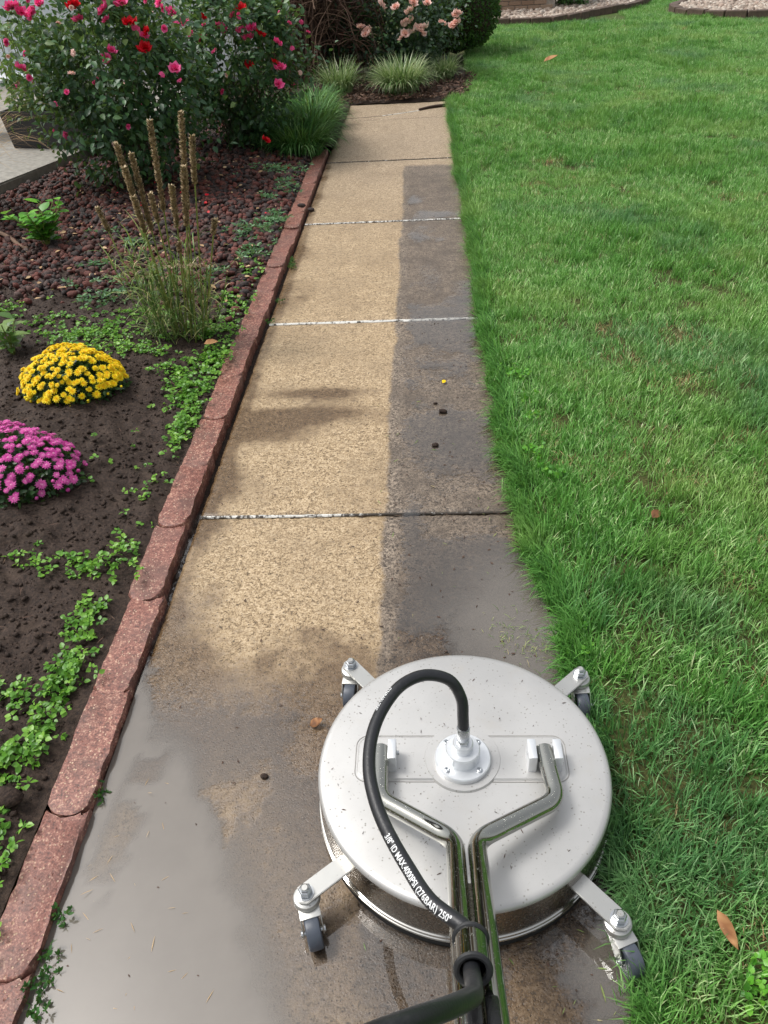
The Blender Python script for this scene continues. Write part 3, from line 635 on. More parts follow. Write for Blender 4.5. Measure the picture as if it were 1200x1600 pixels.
# edge row
n = 1150; y = -.6+9*rng.random(n)**1.35; x = lawn_edge(y)+rng.uniform(-.004, .045, n)
P.append(np.stack([x, y, .004+0*x], 1)); RT.append(np.stack([rng.normal(0, .1, n), rng.normal(0, .1, n), rng.normal(0, .7, n)], 1)); S.append(rng.uniform(.5, 1.05, n)*(1-.2*sst(y, 1.4, .4))); I.append(5+rng.integers(0, 3, n))
lawn = gn_scatter('lawn_grass', np.vstack(P), np.vstack(RT), np.concatenate(S), np.concatenate(I), grass_col, M['grass'])
tag(lawn, 'mown green lawn to the right of the concrete walk', 'lawn', kind='stuff')
# ================================================================== SURFACE CLEANER
def steel_mat(name, col, rough, speck=0.0, brushed=0.0, metal=1.0):
    g = NT(name); o = g.obj(); n = g.noise(5, 4, vec=o); f = g.noise(160, 4, .7, vec=o)
    base = g.mix(g.ss(n, .35, .7), col, tuple(c*.86 for c in col))
    if speck:
        s1 = g.math('MULTIPLY', g.ss(g.vor(120, o), .24, .16), g.ss(g.noise(48, 2, vec=o), .45, .56)); s2 = g.math('MULTIPLY', g.ss(g.vor(34, o), .06, .045), g.ss(g.noise(21, 2, vec=o), .48, .56))
        base = g.mix(g.math('MULTIPLY', g.math('MAXIMUM', s1, s2), speck*.7), base, (.10, .085, .06))
        sc2 = g.math('MULTIPLY', g.ss(g.noise(75, 6, .85, vec=o, dist=1.5), .60, .70), .55); base = g.mix(sc2, base, (.20, .175, .14))
        st = g.ss(g.noise(13, 5, .7, vec=o), .5, .8); base = g.mix(g.math('MULTIPLY', st, .30), base, (.47, .43, .37)); 
        met = g.math('MULTIPLY', g.math('SUBTRACT', 1.0, g.math('MAXIMUM', s1, s2)), metal)
    else: met = metal
    b = g.bsdf(Base_Color=base, Metallic=met, Roughness=g.math('MULTIPLY_ADD', f, .16, rough-.08)); return g.done(b)
M['disc'] = steel_mat('spattered_stainless', (.525, .52, .51), .47, .85, metal=.62)
M['wall_steel'] = steel_mat('stainless_side_wall', (.36, .335, .30), .27, .7)
M['chrome'] = steel_mat('polished_chrome', (.55, .54, .51), .14, .0)
def tube_mat():
    g = NT('wet_chrome_tube'); o = g.obj(); d = g.math('MULTIPLY', g.ss(g.vor(330, o), .26, .16), g.ss(g.noise(150, 2, vec=o), .48, .60))
    b = g.bsdf(Base_Color=(.37, .37, .34), Metallic=1.0, Roughness=g.math('MULTIPLY_ADD', d, .3, .085), Normal=g.bump(d, .55, .0015)); return g.done(b)
M['tube'] = tube_mat()
M['alu'] = plain('satin_aluminium', (.74, .76, .78), .38, .75, .05, 20)
M['zinc'] = steel_mat('zinc_plate', (.52, .52, .50), .36, .8, metal=.8)
M['bolt'] = plain('bolt_steel', (.52, .54, .56), .28, 1.0, .1, 60)
M['rubber'] = plain('black_rubber', (.014, .015, .017), .55, 0, .2, 40, .3, 200)
M['wheel'] = plain('blue_grey_rubber', (.055, .065, .085), .42, 0, .25, 30, .2, 90)
M['brush'] = plain('black_brush_skirt', (.008, .008, .008), .8, 0, .2, 60)
M['glossblack'] = plain('wet_black_plastic', (.012, .012, .013), .18, 0, .1, 60, .5, 400, bd=.001)
def hose_mat():
    g = NT('black_hose_rubber'); o = g.obj(); n = g.noise(18, 5, .7, vec=o); f = g.noise(260, 3, vec=o)
    col = g.mix(g.math('MULTIPLY', g.ss(n, .52, .75), .55), (.013, .014, .017), (.055, .055, .055))
    return g.done(g.bsdf(Base_Color=col, Roughness=.42, Normal=g.bump(f, .35, .0012)))
M['hose'] = hose_mat(); M['print'] = plain('white_hose_print', (.72, .73, .74), .6, 0, .12, 200)
CX, CY = .061, .917
sc_ = empty('surface_cleaner', (CX, CY, 0), 'round stainless steel flat surface cleaner with caster wheels, chrome handle and black hose', 'surface cleaner')
def part(name, bm, mat, parent=sc_, smooth=True, sharp=35): return bm_obj(name, bm, mat, parent, smooth, sharp)
bm = bmesh.new(); lathe(bm, [(.05, .1300), (.20, .1302), (.280, .1298), (.2866, .1290), (.2908, .1268), (.2936, .1232), (.2948, .1185), (.2975, .036), (.290, .034), (.285, .036), (.284, .11)], n=160); part('deck', bm, M['disc'], sharp=50)
me = bpy.data.objects['deck'].data; me.materials.append(M['wall_steel'])
for p in me.polygons:
    if abs(p.normal.z) < .5 and p.center.z < .118: p.material_index = 1
bm = bmesh.new()
for z, r in ((.0330, .3010), (.0245, .3025)):
    for k in range(1):
        pr = [(r-.004+.0042*math.cos(a), z+.0036*math.sin(a)) for a in [i*math.pi/4-math.pi*.75 for i in range(7)]]; lathe(bm, pr, n=160)
part('rim_bead', bm, M['chrome'])
bm = bmesh.new(); lathe(bm, [(.298, .026), (.3008, .018), (.3000, .001), (.280, .001), (.280, .026)], n=128); part('splash_skirt', bm, M['brush'])
# pressed bridge panel
def rr(w, h, r, n=8, cx=0, cy=0):
    out = []
    for sx, sy, a0 in ((1, 1, 0), (-1, 1, 90), (-1, -1, 180), (1, -1, 270)):
        for i in range(n+1): a = R_(a0+90*i/n); out.append((cx+sx*(w/2-r)+r*math.cos(a), cy+sy*(h/2-r)+r*math.sin(a)))
    return out
def plate(bm, pts, z0, z1, inset):
    c = (sum(p[0] for p in pts)/len(pts), sum(p[1] for p in pts)/len(pts)); a = [bm.verts.new((x, y, z0)) for x, y in pts]
    L = []
    for x, y in pts:
        dx, dy = x-c[0], y-c[1]; l = math.hypot(dx, dy); L.append((x-inset*np.sign(dx)*min(1, abs(dx)/.02), y-inset*np.sign(dy)*min(1, abs(dy)/.02)))
    b = [bm.verts.new((x, y, z1)) for x, y in L]; n = len(pts)
    for i in range(n): bm.faces.new((a[i], a[(i+1) % n], b[(i+1) % n], b[i]))
    bm.faces.new(b)
bm = bmesh.new(); plate(bm, rr(.425, .104, .022, cx=-.004, cy=.012), .1290, .1332, .0045)
lathe(bm, [(.080, .128), (.076, .1345), (.03, .1348)], (0, .012, 0), n=64); part('pressed_panel', bm, M['disc'], sharp=25)
q_ = rr(.429, .108, .024, cx=-.004, cy=.012); q_ = np.array([(x, y, .1303) for x, y in q_+q_[:1]]); V, F = tube_np(q_, .0010, 5, False); link('panel_seam', np_mesh('panel_seam', V, F), plain('seam_grey', (.27, .26, .245), .6), sc_)  # thin grey line drawn round the panel so its groove reads darker
# swivel hub
HY = .006
hub = bmesh.new(); lathe(hub, [(.055, .133), (.0565, .135), (.0565, .144), (.0545, .146), (.034, .1462)], (0, HY, 0), n=72); hub = part('hub_flange', hub, M['alu'])
bm = bmesh.new(); lathe(bm, [(.0345, .146), (.0345, .172), (.0325, .1745), (.0205, .1748)], (0, HY, 0), n=64); part('swivel_body', bm, M['alu'])
bm = bmesh.new(); lathe(bm, [(.0205, .1745), (.0205, .1915), (.0185, .194), (.009, .1942)], (0, HY, 0), n=48); part('swivel_collar', bm, M['alu'])
for k in range(4):
    a = R_(45+90*k); bm = bmesh.new(); lathe(bm, [(.0058, .1455), (.0058, .1492), (.0045, .1500), (.003, .1500), (.0028, .1475)], (.0455*math.cos(a), HY+.0455*math.sin(a), 0), n=20); part('screw', bm, M['bolt'], hub)
def lcl(p): return np.array(p)-[CX, CY, 0]
hose_p = [(.061, .925, .228), (.0605, .932, .262), (.057, .946, .302), (.034, .957, .342), (-.012, .952, .362), (-.056, .920, .371), (-.088, .868, .370), (-.105, .812, .366), (-.107, .752, .361), (-.095, .697, .357), (-.073, .643, .357), (-.041, .584, .362), (-.006, .527, .374)]
bm = bmesh.new(); ax = Matrix.Rotation(R_(-4), 3, 'X')
lathe(bm, [(.0125, .1940), (.0125, .199), (.0105, .202), (.0105, .206)], (0, HY, 0), n=6); part('fitting_nut', bm, M['bolt'], smooth=False)
bm = bmesh.new(); lathe(bm, [(.0118, .205), (.0128, .2065), (.0132, .238), (.0122, .2395)], (0, HY+.001, 0), n=32); part('hose_ferrule', bm, M['bolt'])
# pivot blocks
for bx in (-.140, -.026-.114+.0, ): pass
def block(x, w=.017):
    bm = bmesh.new(); bbox(bm, (x, .002, .1545), (w, .046, .050), bev=.003); return part('pivot_block', bm, M['alu'])
for x in (.137, .187): block(x)
for x in (-.142, -.189): block(x)
for sx in (1, -1):
    bm = bmesh.new(); V, F = tube_np([(sx*.162-.034*1, .006, .158), (sx*.162+.034, .006, .158)], .0045, 12)
    vs = [bm.verts.new(v) for v in V]; [bm.faces.new([vs[i] for i in f]) for f in F]; part('pivot_pin', bm, M['bolt'])
# handle tubes
TR = .0168
def handle(pts, fr):
    P = fillet([lcl(p) for p in pts], fr, 10); V, F = tube_np(P, TR, 28); o = link('handle_tube', np_mesh('handle_tube', V, F, smooth=True), M['tube'], sc_)
    o.data.set_sharp_from_angle(angle=R_(60)); return o
hx = .0555
handle([(CX+.1615, CY+.014, .160), (CX+.171, .812, .172), (hx+.0185, .712, .206), (hx+.0180, .35, .418), (hx+.018, -.42, .80)], [.028, .034, .05])
handle([(CX-.1655, CY+.014, .160), (CX-.163, .812, .172), (hx-.0185, .712, .206), (hx-.0180, .35, .418), (hx-.018, -.42, .80)], [.028, .034, .05])
T1 = lcl((hx, -.42, .80)); V, F = tube_np([T1+[-.28, 0, 0], T1+[.28, 0, 0]], .016, 20); link('handlebar', np_mesh('handlebar', V, F, smooth=True), M['rubber'], sc_)
bm = bmesh.new(); V, F = tube_np([lcl((hx, .60, .2715)), lcl((hx, .50, .330))], .0045, 10); vs = [bm.verts.new(v) for v in V]; [bm.faces.new([vs[i] for i in f]) for f in F]; part('weld_seam', bm, M['wall_steel'])
# hose guide sleeve lying on the tubes
hd = np.array([0, -.362, .212]); hd /= np.linalg.norm(hd); nn_ = np.array([0, .505, .863])
def on_tube(y, off): s = (y-.712)/hd[1]; return np.array([hx, .712, .206])+hd*s+nn_*off
s0 = on_tube(.448, .0385); s1 = on_tube(.398, .0385)
s0[0] = s1[0] = .0475
rotm = Vector(tuple(hd)).to_track_quat('Z', 'Y').to_matrix()
L_ = float(np.linalg.norm(s1-s0)); bm = bmesh.new(); lathe(bm, [(.0205, 0), (.0225, .0), (.0225, L_), (.0205, L_), (.0203, .002)], tuple(lcl(s0)), n=48, rot=rotm); slv = part('hose_sleeve', bm, M['tube'])
for s in (s0, s1):
    bm = bmesh.new(); rr_ = [(.0212+.0048*math.cos(a), .0042*math.sin(a)) for a in [i*math.pi/4 for i in range(9)]]; lathe(bm, rr_[:-1]+[rr_[0]], tuple(lcl(s)), n=48, rot=rotm)
    bmesh.ops.delete(bm, geom=[f for f in bm.faces if len(f.verts) > 8], context='FACES'); part('rubber_grommet', bm, M['rubber'], slv)
# black clamp below the sleeve
c0 = lcl(on_tube(.352, .020)); bm = bmesh.new(); rx = Matrix.Rotation(math.atan2(hd[2], -hd[1])*-1, 3, 'X')
bbox(bm, (c0[0]-.010, c0[1], c0[2]), (.020, .050, .022), rot=rx, bev=.004); bbox(bm, (c0[0]+.013, c0[1]-.004, c0[2]+.002), (.018, .058, .020), rot=rx, bev=.005); part('cable_clamp', bm, M['glossblack'])
# hose
mid = (s0+s1)/2
hp = hose_p+[tuple(s0-hd*.018+[-.004, 0, .002]), tuple(s0+hd*.01), tuple(mid), tuple(s1+[-.002, 0, .002]), (.044, .366, .492), (.033, .336, .556), (.009, .305, .618), (-.026, .278, .664), (-.068, .252, .696), (-.125, .220, .720), (-.21, .17, .735), (-.34, .06, .74), (-.5, -.2, .72), (-.7, -.7, .6)]
HP = catmull(hp, 12); HR = .0112
V, F = tube_np(HP-[CX, CY, 0], HR, 28); ho = link('pressure_hose', np_mesh('pressure_hose', V, F, smooth=True), M['hose'], sc_)
# printing on the hose
def hose_text(txt, s_start, size, phi, flipdir=1):
    cu = bpy.data.curves.new('hose_print', 'FONT'); cu.body = txt; cu.size = size; cu.resolution_u = 3; cu.align_y = 'CENTER'; cu.offset = size*.016
    to = bpy.data.objects.new('tmp', cu); C.objects.link(to); dg = bpy.context.evaluated_depsgraph_get(); me = bpy.data.meshes.new_from_object(to.evaluated_get(dg)); bpy.data.objects.remove(to)
    b_ = bmesh.new(); b_.from_mesh(me)
    for k in range(-5, 6): bmesh.ops.bisect_plane(b_, geom=b_.verts[:]+b_.edges[:]+b_.faces[:], plane_co=(0, k*size*.09, 0), plane_no=(0, 1, 0))
    b_.to_mesh(me); b_.free()
    seg = np.linalg.norm(np.diff(HP, axis=0), axis=1); cs = np.concatenate([[0], np.cumsum(seg)]); T = np.gradient(HP, axis=0); T /= np.linalg.norm(T, axis=1)[:, None]
    camp = np.array([0, 0, 1.5])
    for v in me.vertices:
        s = s_start+v.co.x*.80; k = [np.interp(s, cs, HP[:, i]) for i in range(3)]; t = np.array([np.interp(s, cs, T[:, i]) for i in range(3)]); t /= np.linalg.norm(t)
        n = camp-k; n -= t*(n@t); n /= np.linalg.norm(n); b = np.cross(n, t)
        a = phi+v.co.y/HR; v.co = Vector(np.array(k)+(HR+.0005)*(math.cos(a)*n+math.sin(a)*b)-[CX, CY, 0])
    return link('hose_print', me, M['print'], ho)
seg = np.linalg.norm(np.diff(HP, axis=0), axis=1); cs = np.concatenate([[0], np.cumsum(seg)])
i0 = np.argmin(np.abs(HP[:150, 1]-.630)+(HP[:150, 0] > -.02)*9); S0 = cs[i0]
hose_text('3/8" ID MAX.4000PSI (276BAR) 250\u00b0', S0-.006, .0140, -.36)
i1 = np.argmin(np.abs(HP[:110, 1]-.905)+(HP[:110, 0] > -.05)*9); hose_text('(276BAR) 250\u00b0', cs[i1], .0110, -1.12)
# casters
def caster(ang, yaw):
    a = R_(ang); ux, uy = math.cos(a), math.sin(a); rz = Matrix.Rotation(a, 3, 'Z'); rn = .385
    e = bpy.data.objects.new('caster', None); C.objects.link(e); e.parent = sc_; e.location = (0, 0, 0); e.empty_display_size = .02
    bm = bmesh.new(); pts = [(.284, -.0185), (rn+.008, -.0185), (rn+.020, -.007), (rn+.020, .007), (rn+.008, .0185), (.284, .0185)]
    lo = [bm.verts.new((*(rz @ Vector((x, y, 0)))[:2], .0845)) for x, y in pts]; hi = [bm.verts.new((*(rz @ Vector((x, y, 0)))[:2], .0905)) for x, y in pts]; n = len(pts)
    bm.faces.new(list(reversed(lo))); bm.faces.new(hi); [bm.faces.new((lo[i], lo[(i+1) % n], hi[(i+1) % n], hi[i])) for i in range(n)]
    bmesh.ops.bevel(bm, geom=list(bm.edges), offset=.0012, segments=2, affect='EDGES'); part('mounting_arm', bm, M['zinc'], e)
    bm = bmesh.new(); bbox(bm, (.289*ux, .289*uy, .068), (.007, .036, .040), rot=rz, bev=.001); part('arm_flange', bm, M['wall_steel'], e)
    N = (rn*ux, rn*uy, 0)
    bm = bmesh.new(); lathe(bm, [(.0155, .0905), (.0155, .0925), (.006, .0925)], N, 28); part('washer', bm, M['bolt'], e)
    bm = bmesh.new(); lathe(bm, [(.0120, .0925), (.0130, .0938), (.0130, .1025), (.0112, .1045), (.0092, .1055), (.0088, .1090), (.0074, .1100), (.0062, .1085)], N, 6)
    nut = part('lock_nut', bm, M['bolt'], e, smooth=False)
    bm = bmesh.new(); lathe(bm, [(.0066, .104), (.0066, .1105), (.0054, .1117)], N, 20); part('bolt_end', bm, M['zinc'], e)
    ry = Matrix.Rotation(R_(yaw), 3, 'Z')
    w = lambda x, y, z: tuple(Vector(N)+ry @ Vector((x, y, 0))+Vector((0, 0, z)))
    bm = bmesh.new(); lathe(bm, [(.0100, .0835), (.0150, .083), (.0235, .0790), (.0256, .0745), (.0256, .0700), (.0230, .0665), (.012, .0655)], N, 40); part('swivel_cap', bm, M['zinc'], e)
    bm = bmesh.new(); bbox(bm, w(0, -.012, .0655), (.038, .048, .0035), rot=ry, bev=.001)
    for s in (-1, 1):
        pl = [(-.034, .030), (-.046, .024), (-.052, .028), (-.0455, .064), (-.036, .066), (.010, .066), (.004, .052), (-.020, .036)]
        pl = [(.008, .0655), (-.035, .0655), (-.050, .045), (-.052, .029), (-.044, .023), (-.034, .027), (-.012, .046)]
        A = [bm.verts.new(w(s*.0175, y, z)) for y, z in pl]; B = [bm.verts.new(w(s*.0195, y, z)) for y, z in pl]; n = len(pl)
        bm.faces.new(A if s > 0 else list(reversed(A))); bm.faces.new(list(reversed(B)) if s > 0 else B); [bm.faces.new((A[i], A[(i+1) % n], B[(i+1) % n], B[i])) for i in range(n)]
    bmesh.ops.recalc_face_normals(bm, faces=bm.faces); part('fork', bm, M['zinc'], e)
    rw = ry @ Matrix.Rotation(R_(90), 3, 'Y'); ax_ = w(0, -.044, .033)
    bm = bmesh.new(); lathe(bm, [(.010, -.0125), (.022, -.0125), (.0285, -.0138), (.0318, -.0120), (.033, -.008), (.033, .008), (.0318, .0120), (.0285, .0138), (.022, .0125), (.010, .0125)], ax_, 40, rw); part('wheel', bm, M['wheel'], e)
    bm = bmesh.new(); lathe(bm, [(.0045, -.0235), (.0065, -.0225), (.0065, -.0195), (.0045, -.0195), (.0045, .0195), (.0065, .0195), (.0065, .0225), (.0045, .0235)], ax_, 12, rw); part('axle_bolt', bm, M['bolt'], e)
    return e
caster(219.5, 17); caster(312.5, 22); caster(130.5, -4); caster(43, 4)

# ================================================================== PLANTS
def ellip(n, c, r, shell=.55, zmin=0.02):
    d = rdir(int(n*1.6)); rad = (shell+(1-shell)*rng.random(len(d)))**.7; p = np.array(c)+d*rad[:, None]*np.array(r); p = p[p[:, 2] > zmin][:n]; return p
LEAF = leaf_t(.62, .16, .18, pts=2); LEAFN = leaf_t(.40, .14, .25, pts=3); LEAFR = leaf_t(.85, .10, .10, pts=3)
def rose_flower(seed, dia=.07):
    r = np.random.default_rng(seed); parts = []
    for ring, (n, rad, tilt) in enumerate([(6, 1.0, .30), (6, .78, .65), (5, .5, 1.0), (3, .26, 1.35)]):
        a = np.arange(n)*2*np.pi/n+ring*.5+r.normal(0, .15, n); d = np.stack([np.cos(a)*np.cos(tilt), np.sin(a)*np.cos(tilt), np.full(n, np.sin(tilt))], 1); d += r.normal(0, .12, d.shape)
        nr = np.stack([-np.cos(a)*np.sin(tilt), -np.sin(a)*np.sin(tilt), np.full(n, np.cos(tilt))], 1)
        parts.append(scatter(leaf_t(1.05, -.25, -.15, pts=3), np.zeros((n, 3)), d, nr, rad*dia*.55*r.uniform(.85, 1.1, n), np.clip(.8-.2*ring+r.normal(0, .15, n), 0, 1)))
    return join_np(parts)
RF = {k: [np_mesh('blossom', *rose_flower(s, .085)) for s in range(3)] for k in ('p_rose', 'p_red', 'p_peach')}
for k, l in RF.items(): [m.materials.append(M[k]) for m in l]
def shrub(name, c, r, label, cat, group, leafn, leafsz, mat, canes=14, cane_base=.18, flowers=(), fkey='p_rose', fscale=1.0, cane_mat='cane', clump=90, shell=.35, tm=None):
    e = empty(name, (c[0], c[1], 0), label, cat, group); o = np.array([c[0], c[1], 0])
    # leaf clumps: sprays of leaflets round clump centres
    cc = ellip(clump, c, r, shell, .12); k = rng.integers(0, len(cc), leafn); pos = cc[k]+rng.normal(0, 1, (leafn, 3))*np.array([.085, .085, .055])*max(.6, r[0]/.6)
    pos = pos[pos[:, 2] > .03]; n = len(pos); out = (pos-np.array(c)); out /= np.linalg.norm(out, axis=1)[:, None]+1e-6
    d = out*.6+rdir(n)*.9; d[:, 2] -= .15; nr = rdir(n)*.55+np.array([0, 0, .9])+out*.35
    kt = rng.random(len(cc)); tint = np.clip(.25+.45*kt[k[:n]]+.22*rng.normal(size=n)+.12*out[:, 2], 0, 1)
    V, F, T = scatter(tm or LEAF, pos-o, d, nr, leafsz*rng.uniform(.6, 1.2, n), tint)
    link('foliage', np_mesh('foliage', V, F, T), mat, e, kind='stuff')
    for j in range(canes):
        a = rng.uniform(0, 6.28); b = np.array([math.cos(a), math.sin(a), 0])*cane_base*rng.random(); t = cc[rng.integers(0, len(cc))]-o
        pts = catmull([b, b*.9+t*.33*[.5, .5, 1]+[0, 0, .03], b*.3+t*.68*[.85, .85, 1], t], 5); V, F = tube_np(pts, np.linspace(.006, .0022, len(pts)), 6)
        link('cane', np_mesh('cane', V, F), M[cane_mat], e)
    for j, (x, y, z) in enumerate(flowers):
        key = fkey if not isinstance(fkey, list) else fkey[j % len(fkey)]
        b = link('blossom', RF[key][j % 3], None, e, (x-o[0], y-o[1], z), (rng.uniform(.2, 1.1), rng.uniform(-.4, .4), rng.uniform(0, 6)))
        s = fscale*rng.uniform(.8, 1.2); b.scale = (s, s, s)
    return e
FB1 = [(-2.39, 5.30, 1.16), (-2.34, 5.30, 1.13), (-2.22, 5.3, 1.17), (-2.02, 5.3, 1.15), (-1.85, 5.3, 1.12), (-1.84, 5.28, 1.07), (-1.75, 5.35, 1.15), (-1.71, 5.3, 1.05), (-1.68, 5.3, 1.01), (-1.64, 5.3, .98), (-1.84, 5.25, .92), (-1.62, 5.3, 1.0), (-1.52, 5.35, 1.14), (-2.46, 5.35, .84), (-1.9, 5.3, .87), (-1.65, 5.3, .92), (-2.01, 5.3, 1.08), (-1.49, 5.3, .80), (-2.28, 5.3, 1.12)]
FB2 = [(-1.70, 6.25, 1.02), (-1.63, 6.25, .96), (-1.49, 6.25, .97), (-1.40, 6.25, .93), (-1.37, 6.22, .90), (-1.22, 6.25, 1.01), (-1.25, 6.25, .89), (-1.20, 6.25, .84), (-1.11, 6.25, .86), (-1.53, 6.25, .85), (-.99, 6.2, .81), (-1.21, 6.2, .68), (-1.84, 6.2, .70), (-1.78, 6.2, .77), (-1.02, 6.2, .69), (-.99, 6.2, .66), (-1.01, 6.15, .56), (-1.13, 6.05, .22), (-1.28, 6.25, .98), (-1.17, 6.25, .90), (-1.79, 5.95, .42)]
shrub('rose_bush', (-2.02, 5.62, .74), (.62, .50, .66), 'big red flowering rose bush beside the black planter', 'rose bush', 'red rose bushes along the house', 7600, .052, M['rose_leaf'], 22, .15, FB1, ['p_rose', 'p_rose', 'p_rose', 'p_red'], .98, clump=150)
shrub('rose_bush', (-1.42, 6.62, .72), (.58, .52, .64), 'red flowering rose bush between the planter rose and the walk', 'rose bush', 'red rose bushes along the house', 7600, .050, M['rose_leaf'], 22, .14, FB2, ['p_rose', 'p_rose', 'p_red'], .98, clump=150)
shrub('rose_bush', (-2.45, 6.75, .95), (.55, .45, .55), 'rear rose bush in front of the white clapboard wall', 'rose bush', 'red rose bushes along the house', 2200, .06, M['rose_leaf'], 10, .12, [(-2.3, 6.3, 1.2), (-2.0, 6.3, 1.2)], 'p_rose', .9, clump=70)
FB3 = [(-.17, 9.3, .57), (-.09, 9.3, .60), (-.02, 9.3, .52), (-.06, 9.3, .75), (.36, 9.3, .62), (.39, 9.3, .64), (.23, 9.3, .56), (-.54, 9.3, .53), (-.61, 9.3, .56), (-.24, 9.3, .72), (-.10, 9.3, .68), (-.38, 9.3, .74), (.08, 9.3, .74), (-.19, 9.28, .45), (-.15, 9.28, .48), (.01, 9.28, .53), (-.05, 9.28, .50), (.37, 9.3, .55), (.33, 9.3, .53), (.02, 9.26, .49), (.05, 9.28, .53), (-.14, 9.28, .60), (-.56, 9.28, .50)]
shrub('rose_bush', (-.20, 9.95, .50), (.64, .62, .52), 'peach flowering rose bush beyond the end of the walk', 'rose bush', None, 6200, .055, M['peach_leaf'], 14, .15, FB3, 'p_peach', 1.2, clump=150)
for o in [o for o in list(C.objects) if o.name.startswith('rose_bush')]:
    if 'peach' in o['label']: continue
    for j in range(34):
        d_ = rdir(1)[0]; d_[1] = -abs(d_[1]); b = link('blossom', RF['p_peach' if j % 4 == 0 else 'p_rose'][j % 3], None, o, tuple(d_*[.62, .52, .5]+[0, 0, .8]), tuple(rng.uniform(0, 3, 3))); s_ = rng.uniform(.3, .62); b.scale = (s_,)*3
# clipped boxwood ball
e = empty('boxwood', (.34, 11.3, 0), 'clipped round dark green boxwood ball behind the peach roses', 'boxwood')
n = 15000; d = rdir(n); d[:, 2] = np.where(d[:, 2] < -.75, -d[:, 2], d[:, 2]); rr0 = 1-.10*rng.random(n)**2; nz = fbm(d[:, 0]*3+5, d[:, 1]*3+d[:, 2]*4, 2, 3, 6)
p = d*(rr0*(.95+.12*nz))[:, None]*[.62, .62, .56]+[0, 0, .52]; V, F, T = scatter(leaf_t(.6, .1, .1, pts=2), p, d+rdir(n)*.9, d*.5+rdir(n), .034*rng.uniform(.7, 1.2, n), np.clip(rng.normal(.45, .25, n), 0, 1)); link('foliage', np_mesh('foliage', V, F, T), M['boxwood_leaf'], e, kind='stuff')
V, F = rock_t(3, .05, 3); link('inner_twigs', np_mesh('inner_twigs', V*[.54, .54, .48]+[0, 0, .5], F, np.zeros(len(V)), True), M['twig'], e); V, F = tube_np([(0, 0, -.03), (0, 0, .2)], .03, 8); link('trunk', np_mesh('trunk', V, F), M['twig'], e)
# far dark shrub in the stone bed
shrub('small_shrub', (2.45, 15.9, .36), (.62, .4, .36), 'low dark shrub in the far stone bed', 'shrub', None, 3600, .06, M['boxwood_leaf'], 6, .08, (), clump=110, cane_mat='twig')
# strap-leaved clumps
def clump(name, c, n, L, Wd, lean, label, cat, group, mat, spread=.05, tint=None, stripe=False):
    e = empty(name, (c[0], c[1], c[2]), label, cat, group); a = rng.uniform(0, 6.283, n); r = spread*np.sqrt(rng.random(n)); base = np.stack([r*np.cos(a), r*np.sin(a), 0*a-.01], 1)
    V, F, T = blades(base, a+rng.normal(0, .5, n), rng.uniform(lean[0], lean[1], n), rng.uniform(L*.6, L, n), rng.uniform(Wd*.7, Wd, n), 6, 1.0)
    if stripe: T = np.clip(T*.75+.25*rng.random(len(T)), 0, 1)
    link('leaves', np_mesh('leaves', V, F, T), mat, e, kind='stuff'); return e
GT = 'green lilyturf clumps spilling over the walk edge'
for k, (x, y, nb, L, lb) in enumerate([(-.95, 6.50, 1100, .40, 'arching green lilyturf clump nearest the end of the red edging'), (-.94, 6.98, 1100, .44, 'arching green lilyturf clump next beyond the end of the red edging'), (-1.22, 6.75, 800, .46, 'green lilyturf clump under the right side of the rose bush'), (-.96, 7.45, 900, .42, 'green lilyturf clump midway along the walk edge past the roses'), (-1.0, 7.95, 700, .36, 'farthest green lilyturf clump, beside the cream striped one'), (-1.32, 7.4, 420, .42, 'green lilyturf clump behind the others near the dead vine')]):
    clump('lilyturf_clump', (x, y, .01), int(nb*.62), L, .014, (.8, 2.8), lb, 'lilyturf', GT, M['turf_leaf'], .17)
GV = 'cream striped lilyturf clumps at the end of the walk'
clump('striped_lilyturf', (-.20, 8.76, .02), 1150, .44, .013, (.7, 2.6), 'large cream striped lilyturf clump at the middle of the walk end', 'lilyturf', GV, M['variegated'], .17, stripe=True)
clump('striped_lilyturf', (-.84, 8.90, .02), 420, .42, .011, (.5, 2.4), 'looser cream striped lilyturf clump left of the walk end', 'lilyturf', GV, M['variegated'], .13, stripe=True)
clump('striped_lilyturf', (.24, 9.40, .02), 500, .34, .011, (.6, 2.5), 'small cream striped lilyturf clump right by the lawn corner', 'lilyturf', GV, M['variegated'], .10, stripe=True)
# dead vine bundle
e = empty('dead_vine', (-1.18, 9.72, 0), 'dead brown vine bundle of tangled stems against the brick', 'vine')
P_ = []
for k in range(190):
    a = rng.uniform(0, 6.28); b = np.array([rng.normal(-.18, .17), rng.normal(0, .08), 0]); h = rng.uniform(1.1, 1.9)
    P_.append(tube_np(catmull([b, b+[rng.normal(0, .04), rng.normal(0, .03), h*.35], b+[rng.normal(0, .08), rng.normal(0, .05), h*.7], b+[rng.normal(.05, .2), rng.normal(-.05, .1), h]], 5), np.linspace(rng.uniform(.006, .017), .004, 16), 5, False)+(np.repeat(rng.random(), 80),))
link('stems', np_mesh('stems', *join_np(P_)), M['twig'], e, kind='stuff'); P_ = []
for k in range(330):
    b = np.array([rng.uniform(-.1, .62), rng.uniform(-.35, .1), rng.uniform(.35, 1.5)]); dr = rng.normal(0, 1, 3)*[1, .4, .5]; dr /= np.linalg.norm(dr); l = rng.uniform(.25, .7)
    P_.append(tube_np(catmull([b, b+dr*l*.4+[0, 0, .06], b+dr*l*.8+[0, 0, rng.uniform(-.1, .1)], b+dr*l+[0, 0, -.12]], 4), .0026+.003*rng.random(), 4, False)+(np.repeat(rng.random(), 52),))
link('twigs', np_mesh('twigs', *join_np(P_)), M['twig'], e, kind='stuff')
